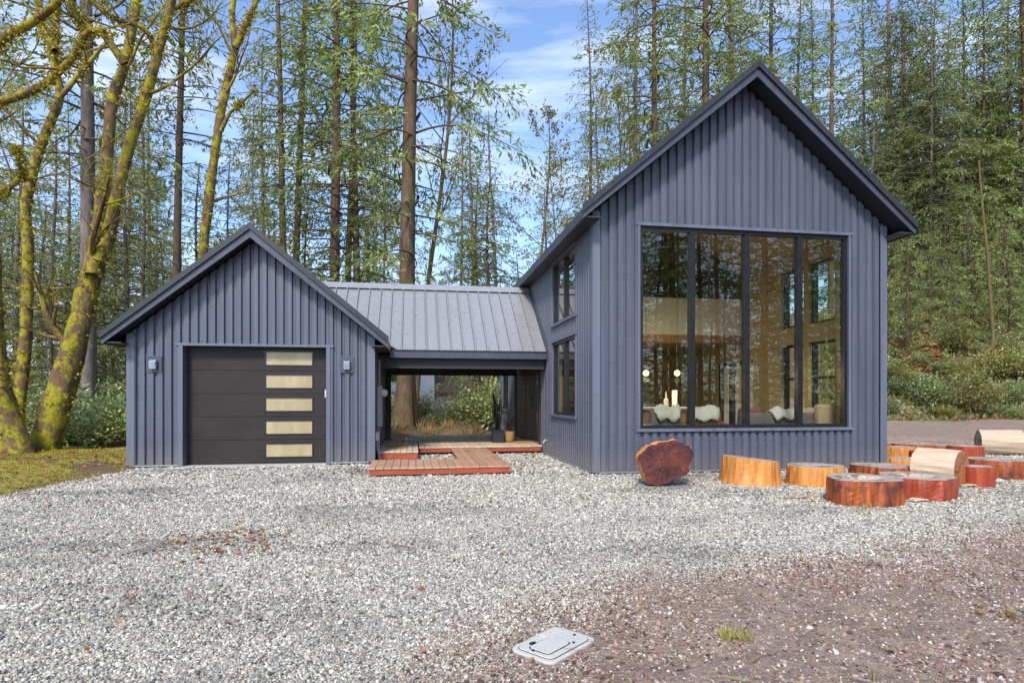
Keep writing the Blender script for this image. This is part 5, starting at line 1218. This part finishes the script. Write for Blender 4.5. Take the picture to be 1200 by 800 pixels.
fallen(1600, bankl, 'fallen_leaves', 'dry_leaf', 'orange dead leaves along the foot of the right bank', .16)
def bankh(n):
    Z = rng.uniform(29, 41, n); px = rng.uniform(1010, 1320, n); X = (px - CX) / F * Z; x = X * CN + Z * SN; y = -X * SN + Z * CN; k = fbm(x, y, 2.2, 51) > .52; return x[k], y[k]
o_ = fallen(5000, bankh, 'fallen_leaves', 'dry_leaf', 'rusty dead fronds and leaves among the shrubs of the right bank', .3); o_.location.z = .45
def verge(n): x = rng.uniform(-12, -5.6, n); y = rng.uniform(9.5, 15, n); k = poly_sd(x, y, GRAVEL) > .2; return x[k], y[k]
fallen(900, verge, 'fallen_leaves', 'dry_leaf', 'brown dead leaves lying in the moss of the left verge', .09)
c = gxy(858, 747); tufts('grass_tuft', (c[0] + rng.normal(0, .045, 26), c[1] + rng.normal(0, .035, 26)), 12, .07, .012, 'grass_yellow', 'small yellow grass tuft alone in the brown dirt', 'grass', .1)
c = gxy(592, 742); tufts('grass_tuft', (c[0] + rng.normal(0, .1, 16), c[1] + rng.normal(0, .07, 16)), 8, .03, .012, 'grass_yellow', 'thin yellow grass beside the white utility lid', 'grass', .12)
c = gxy(1018, 596); tufts('grass_tuft', (c[0] + rng.normal(0, .1, 16), c[1] + rng.normal(0, .05, 16)), 10, .07, .012, 'grass_yellow', 'yellow grass at the foot of the hollow log round', 'grass', .12)

# ================================================================== GRAVEL (instanced stones)
def pebble_kinds(name, n, m, flat, seed, sub=2):
    col = bpy.data.collections.new(name); rs = np.random.default_rng(seed)
    import bmesh
    for i in range(n):
        bm = bmesh.new(); bmesh.ops.create_icosphere(bm, subdivisions=sub, radius=.5)
        sx, sy, sz = rs.uniform(.8, 1.25), rs.uniform(.65, 1.0), flat * rs.uniform(.8, 1.2); of = Vector(rs.uniform(0, 50, 3))
        for v in bm.verts:
            d = mnoise.noise(v.co * 2.2 + of) * .22 + mnoise.noise(v.co * 5 + of) * .07; v.co = v.co * (1 + d); v.co.x *= sx; v.co.y *= sy; v.co.z *= sz
        me = bpy.data.meshes.new(name); bm.to_mesh(me); bm.free(); me.materials.append(M[m])
        if sub > 1: me.polygons.foreach_set('use_smooth', [True] * len(me.polygons))
        col.objects.link(bpy.data.objects.new(name, me))
    return col
def instancer(name, P_, rot, scl, col, nk, label, cat):
    me = bpy.data.meshes.new(name); n = len(P_); me.vertices.add(n); me.vertices.foreach_set('co', P_.astype(np.float32).ravel())
    a = me.attributes.new('rot', 'FLOAT_VECTOR', 'POINT'); a.data.foreach_set('vector', rot.astype(np.float32).ravel())
    a = me.attributes.new('scl', 'FLOAT', 'POINT'); a.data.foreach_set('value', scl.astype(np.float32))
    a = me.attributes.new('kindidx', 'INT', 'POINT'); a.data.foreach_set('value', rng.integers(0, nk, n).astype(np.int32)); me.update()
    o = tag(mesh_obj(name, me), label, cat, None, 'stuff')
    ng = bpy.data.node_groups.new(name, 'GeometryNodeTree'); ng.interface.new_socket('Geometry', in_out='INPUT', socket_type='NodeSocketGeometry'); ng.interface.new_socket('Geometry', in_out='OUTPUT', socket_type='NodeSocketGeometry')
    gi = ng.nodes.new('NodeGroupInput'); go = ng.nodes.new('NodeGroupOutput'); ip = ng.nodes.new('GeometryNodeInstanceOnPoints'); ci = ng.nodes.new('GeometryNodeCollectionInfo')
    ci.inputs['Collection'].default_value = col; ci.inputs['Separate Children'].default_value = True; ci.inputs['Reset Children'].default_value = True; ip.inputs['Pick Instance'].default_value = True
    def na(nm, dt): q = ng.nodes.new('GeometryNodeInputNamedAttribute'); q.data_type = dt; q.inputs['Name'].default_value = nm; return q.outputs[0]
    er = ng.nodes.new('FunctionNodeEulerToRotation'); l = ng.links.new
    l(gi.outputs[0], ip.inputs['Points']); l(ci.outputs[0], ip.inputs['Instance']); l(na('kindidx', 'INT'), ip.inputs['Instance Index']); l(na('rot', 'FLOAT_VECTOR'), er.inputs[0]); l(er.outputs[0], ip.inputs['Rotation']); l(na('scl', 'FLOAT'), ip.inputs['Scale']); l(ip.outputs[0], go.inputs[0])
    md = o.modifiers.new('stones', 'NODES'); md.node_group = ng; return o
def band(Z0, Z1, dens, xr=.93, xlo=None):
    n = int(dens * xr * (Z1 ** 2 - Z0 ** 2)); Z = np.sqrt(rng.uniform(Z0 ** 2, Z1 ** 2, n)); X = rng.uniform(-xr, xr, n) * Z; return X * CN + Z * SN, -X * SN + Z * CN
def inbox(x, y, a, b, c, d): return (x > a) & (x < b) & (y > c) & (y < d)
xs, ys, ss = [], [], []
for Z0, Z1, dens, size in ((2.3, 3.6, 11500, .0118), (3.6, 5.2, 8000, .0145), (5.2, 7.5, 4800, .0185), (7.5, 10.5, 2500, .026), (10.5, 15.5, 900, .041), (15.5, 20, 250, .06)):
    x, y = band(Z0, Z1, dens); xs.append(x); ys.append(y); ss.append(size * rng.lognormal(0, .28, len(x)))
x = np.concatenate(xs); y = np.concatenate(ys); s_ = np.concatenate(ss)
sgv = poly_sd(x, y, GRAVEL); sdv = poly_sd(x, y, DIRT) + .9 * (fbm(x, y, 1.1, 21) - .5) + .5 * (fbm(x, y, .35, 22) - .5)
pk = 1 - smooth(.35, -.5, sdv) if False else smooth(-.55, .35, sdv)
keep = (sgv < .12 * rng.normal(0, 1, len(x))) & (rng.uniform(0, 1, len(x)) < .045 + .955 * pk)
keep &= ~inbox(x, y, HX0 - .01, HX1 + .01, HY0 - .02, 30) & ~inbox(x, y, AX0 - .01, AX1 + .01, AY0 - .02, 30) & ~inbox(x, y, DX0, DX1, AY0 - .13, 30)
keep &= ~((x > 9) & (depth(x, y) > 17.5))
# bigger cobbles at the near left
s_ = s_ * (1 + .35 * smooth(.5, -2.5, x * CN - y * SN + .25 * (y - 3)) * (1 - smooth(4, 6.5, y)) * (rng.uniform(0, 1, len(x)) < .6))
for lx_, ly_, lr in LOGC: keep &= np.hypot(x - lx_, y - ly_) > lr * .9
lq = Vector((cc.x, cc.y, 0)); dx, dy = x - cc.x, y - cc.y; e1 = dx * ex.x + dy * ex.y; e2 = -dx * ex.y + dy * ex.x
keep &= ~((np.abs(e1) < A_ + .01) & (np.abs(e2) < B_ + .01))
x, y, s_ = x[keep], y[keep], s_[keep]
P_ = np.stack([x, y, terrain(x, y) + s_ * rng.uniform(-.02, .32, len(x))], -1)
rot = np.stack([rng.normal(0, .45, len(x)), rng.normal(0, .45, len(x)), rng.uniform(0, 6.28, len(x))], -1)
instancer('gravel', P_, rot, s_, pebble_kinds('pebble', 9, 'pebble', .66, 5, 1), 9, 'grey and white gravel stones spread over the whole drive', 'gravel')
# wood chips and grit on the dirt
x, y = band(2.3, 8.5, 2000); sdv = poly_sd(x, y, DIRT) + .9 * (fbm(x, y, 1.1, 21) - .5); keep = (sdv < .25) & (rng.uniform(0, 1, len(x)) < .25 + .75 * (fbm(x, y, .8, 31) > .45))
dx, dy = x - cc.x, y - cc.y; e1 = dx * ex.x + dy * ex.y; e2 = -dx * ex.y + dy * ex.x; keep &= ~((np.abs(e1) < A_ + .01) & (np.abs(e2) < B_ + .01)); x, y = x[keep], y[keep]
s_ = .0145 * rng.lognormal(0, .42, len(x)); P_ = np.stack([x, y, terrain(x, y) + .003], -1); rot = np.stack([rng.normal(0, .4, len(x)), rng.normal(0, .4, len(x)), rng.uniform(0, 6.28, len(x))], -1)
instancer('mulch', P_, rot, s_, pebble_kinds('mulch_chip', 5, 'chip', .42, 9, 1), 5, 'reddish brown bark chips and grit on the dirt at the right', 'mulch')

# ------------------------------------------------------------------ twigs on the dirt
x, y = band(2.4, 9, 16); k = poly_sd(x, y, DIRT) < .3; x, y = x[k], y[k]; n_ = len(x)
D = unit(np.stack([rng.normal(0, 1, n_), rng.normal(0, 1, n_), rng.normal(.03, .05, n_)], -1)); E = unit(np.cross(D, rng.normal(0, .3, (n_, 3)) + np.array([0, 0, 1])))
scatter_quads('twigs', np.stack([x, y, terrain(x, y) + .022], -1), D, E, rng.uniform(.05, .24, n_), rng.uniform(.006, .014, n_), 'fern_dry', 'thin dry twigs and bark strips on the brown dirt', 'twigs')
c = gxy(1185, 722); fallen(26, lambda n: (c[0] + rng.normal(0, .09, n), c[1] + rng.normal(0, .06, n)), 'fallen_leaves', 'fern_dry', 'clump of pale dead leaves near the right edge of the dirt', .055)
c2 = gxy(715, 715); fallen(14, lambda n: (c2[0] + rng.normal(0, .07, n), c2[1] + rng.normal(0, .05, n)), 'fallen_leaves', 'fern_dry', 'small clump of pale dead leaves beyond the utility lid', .06)
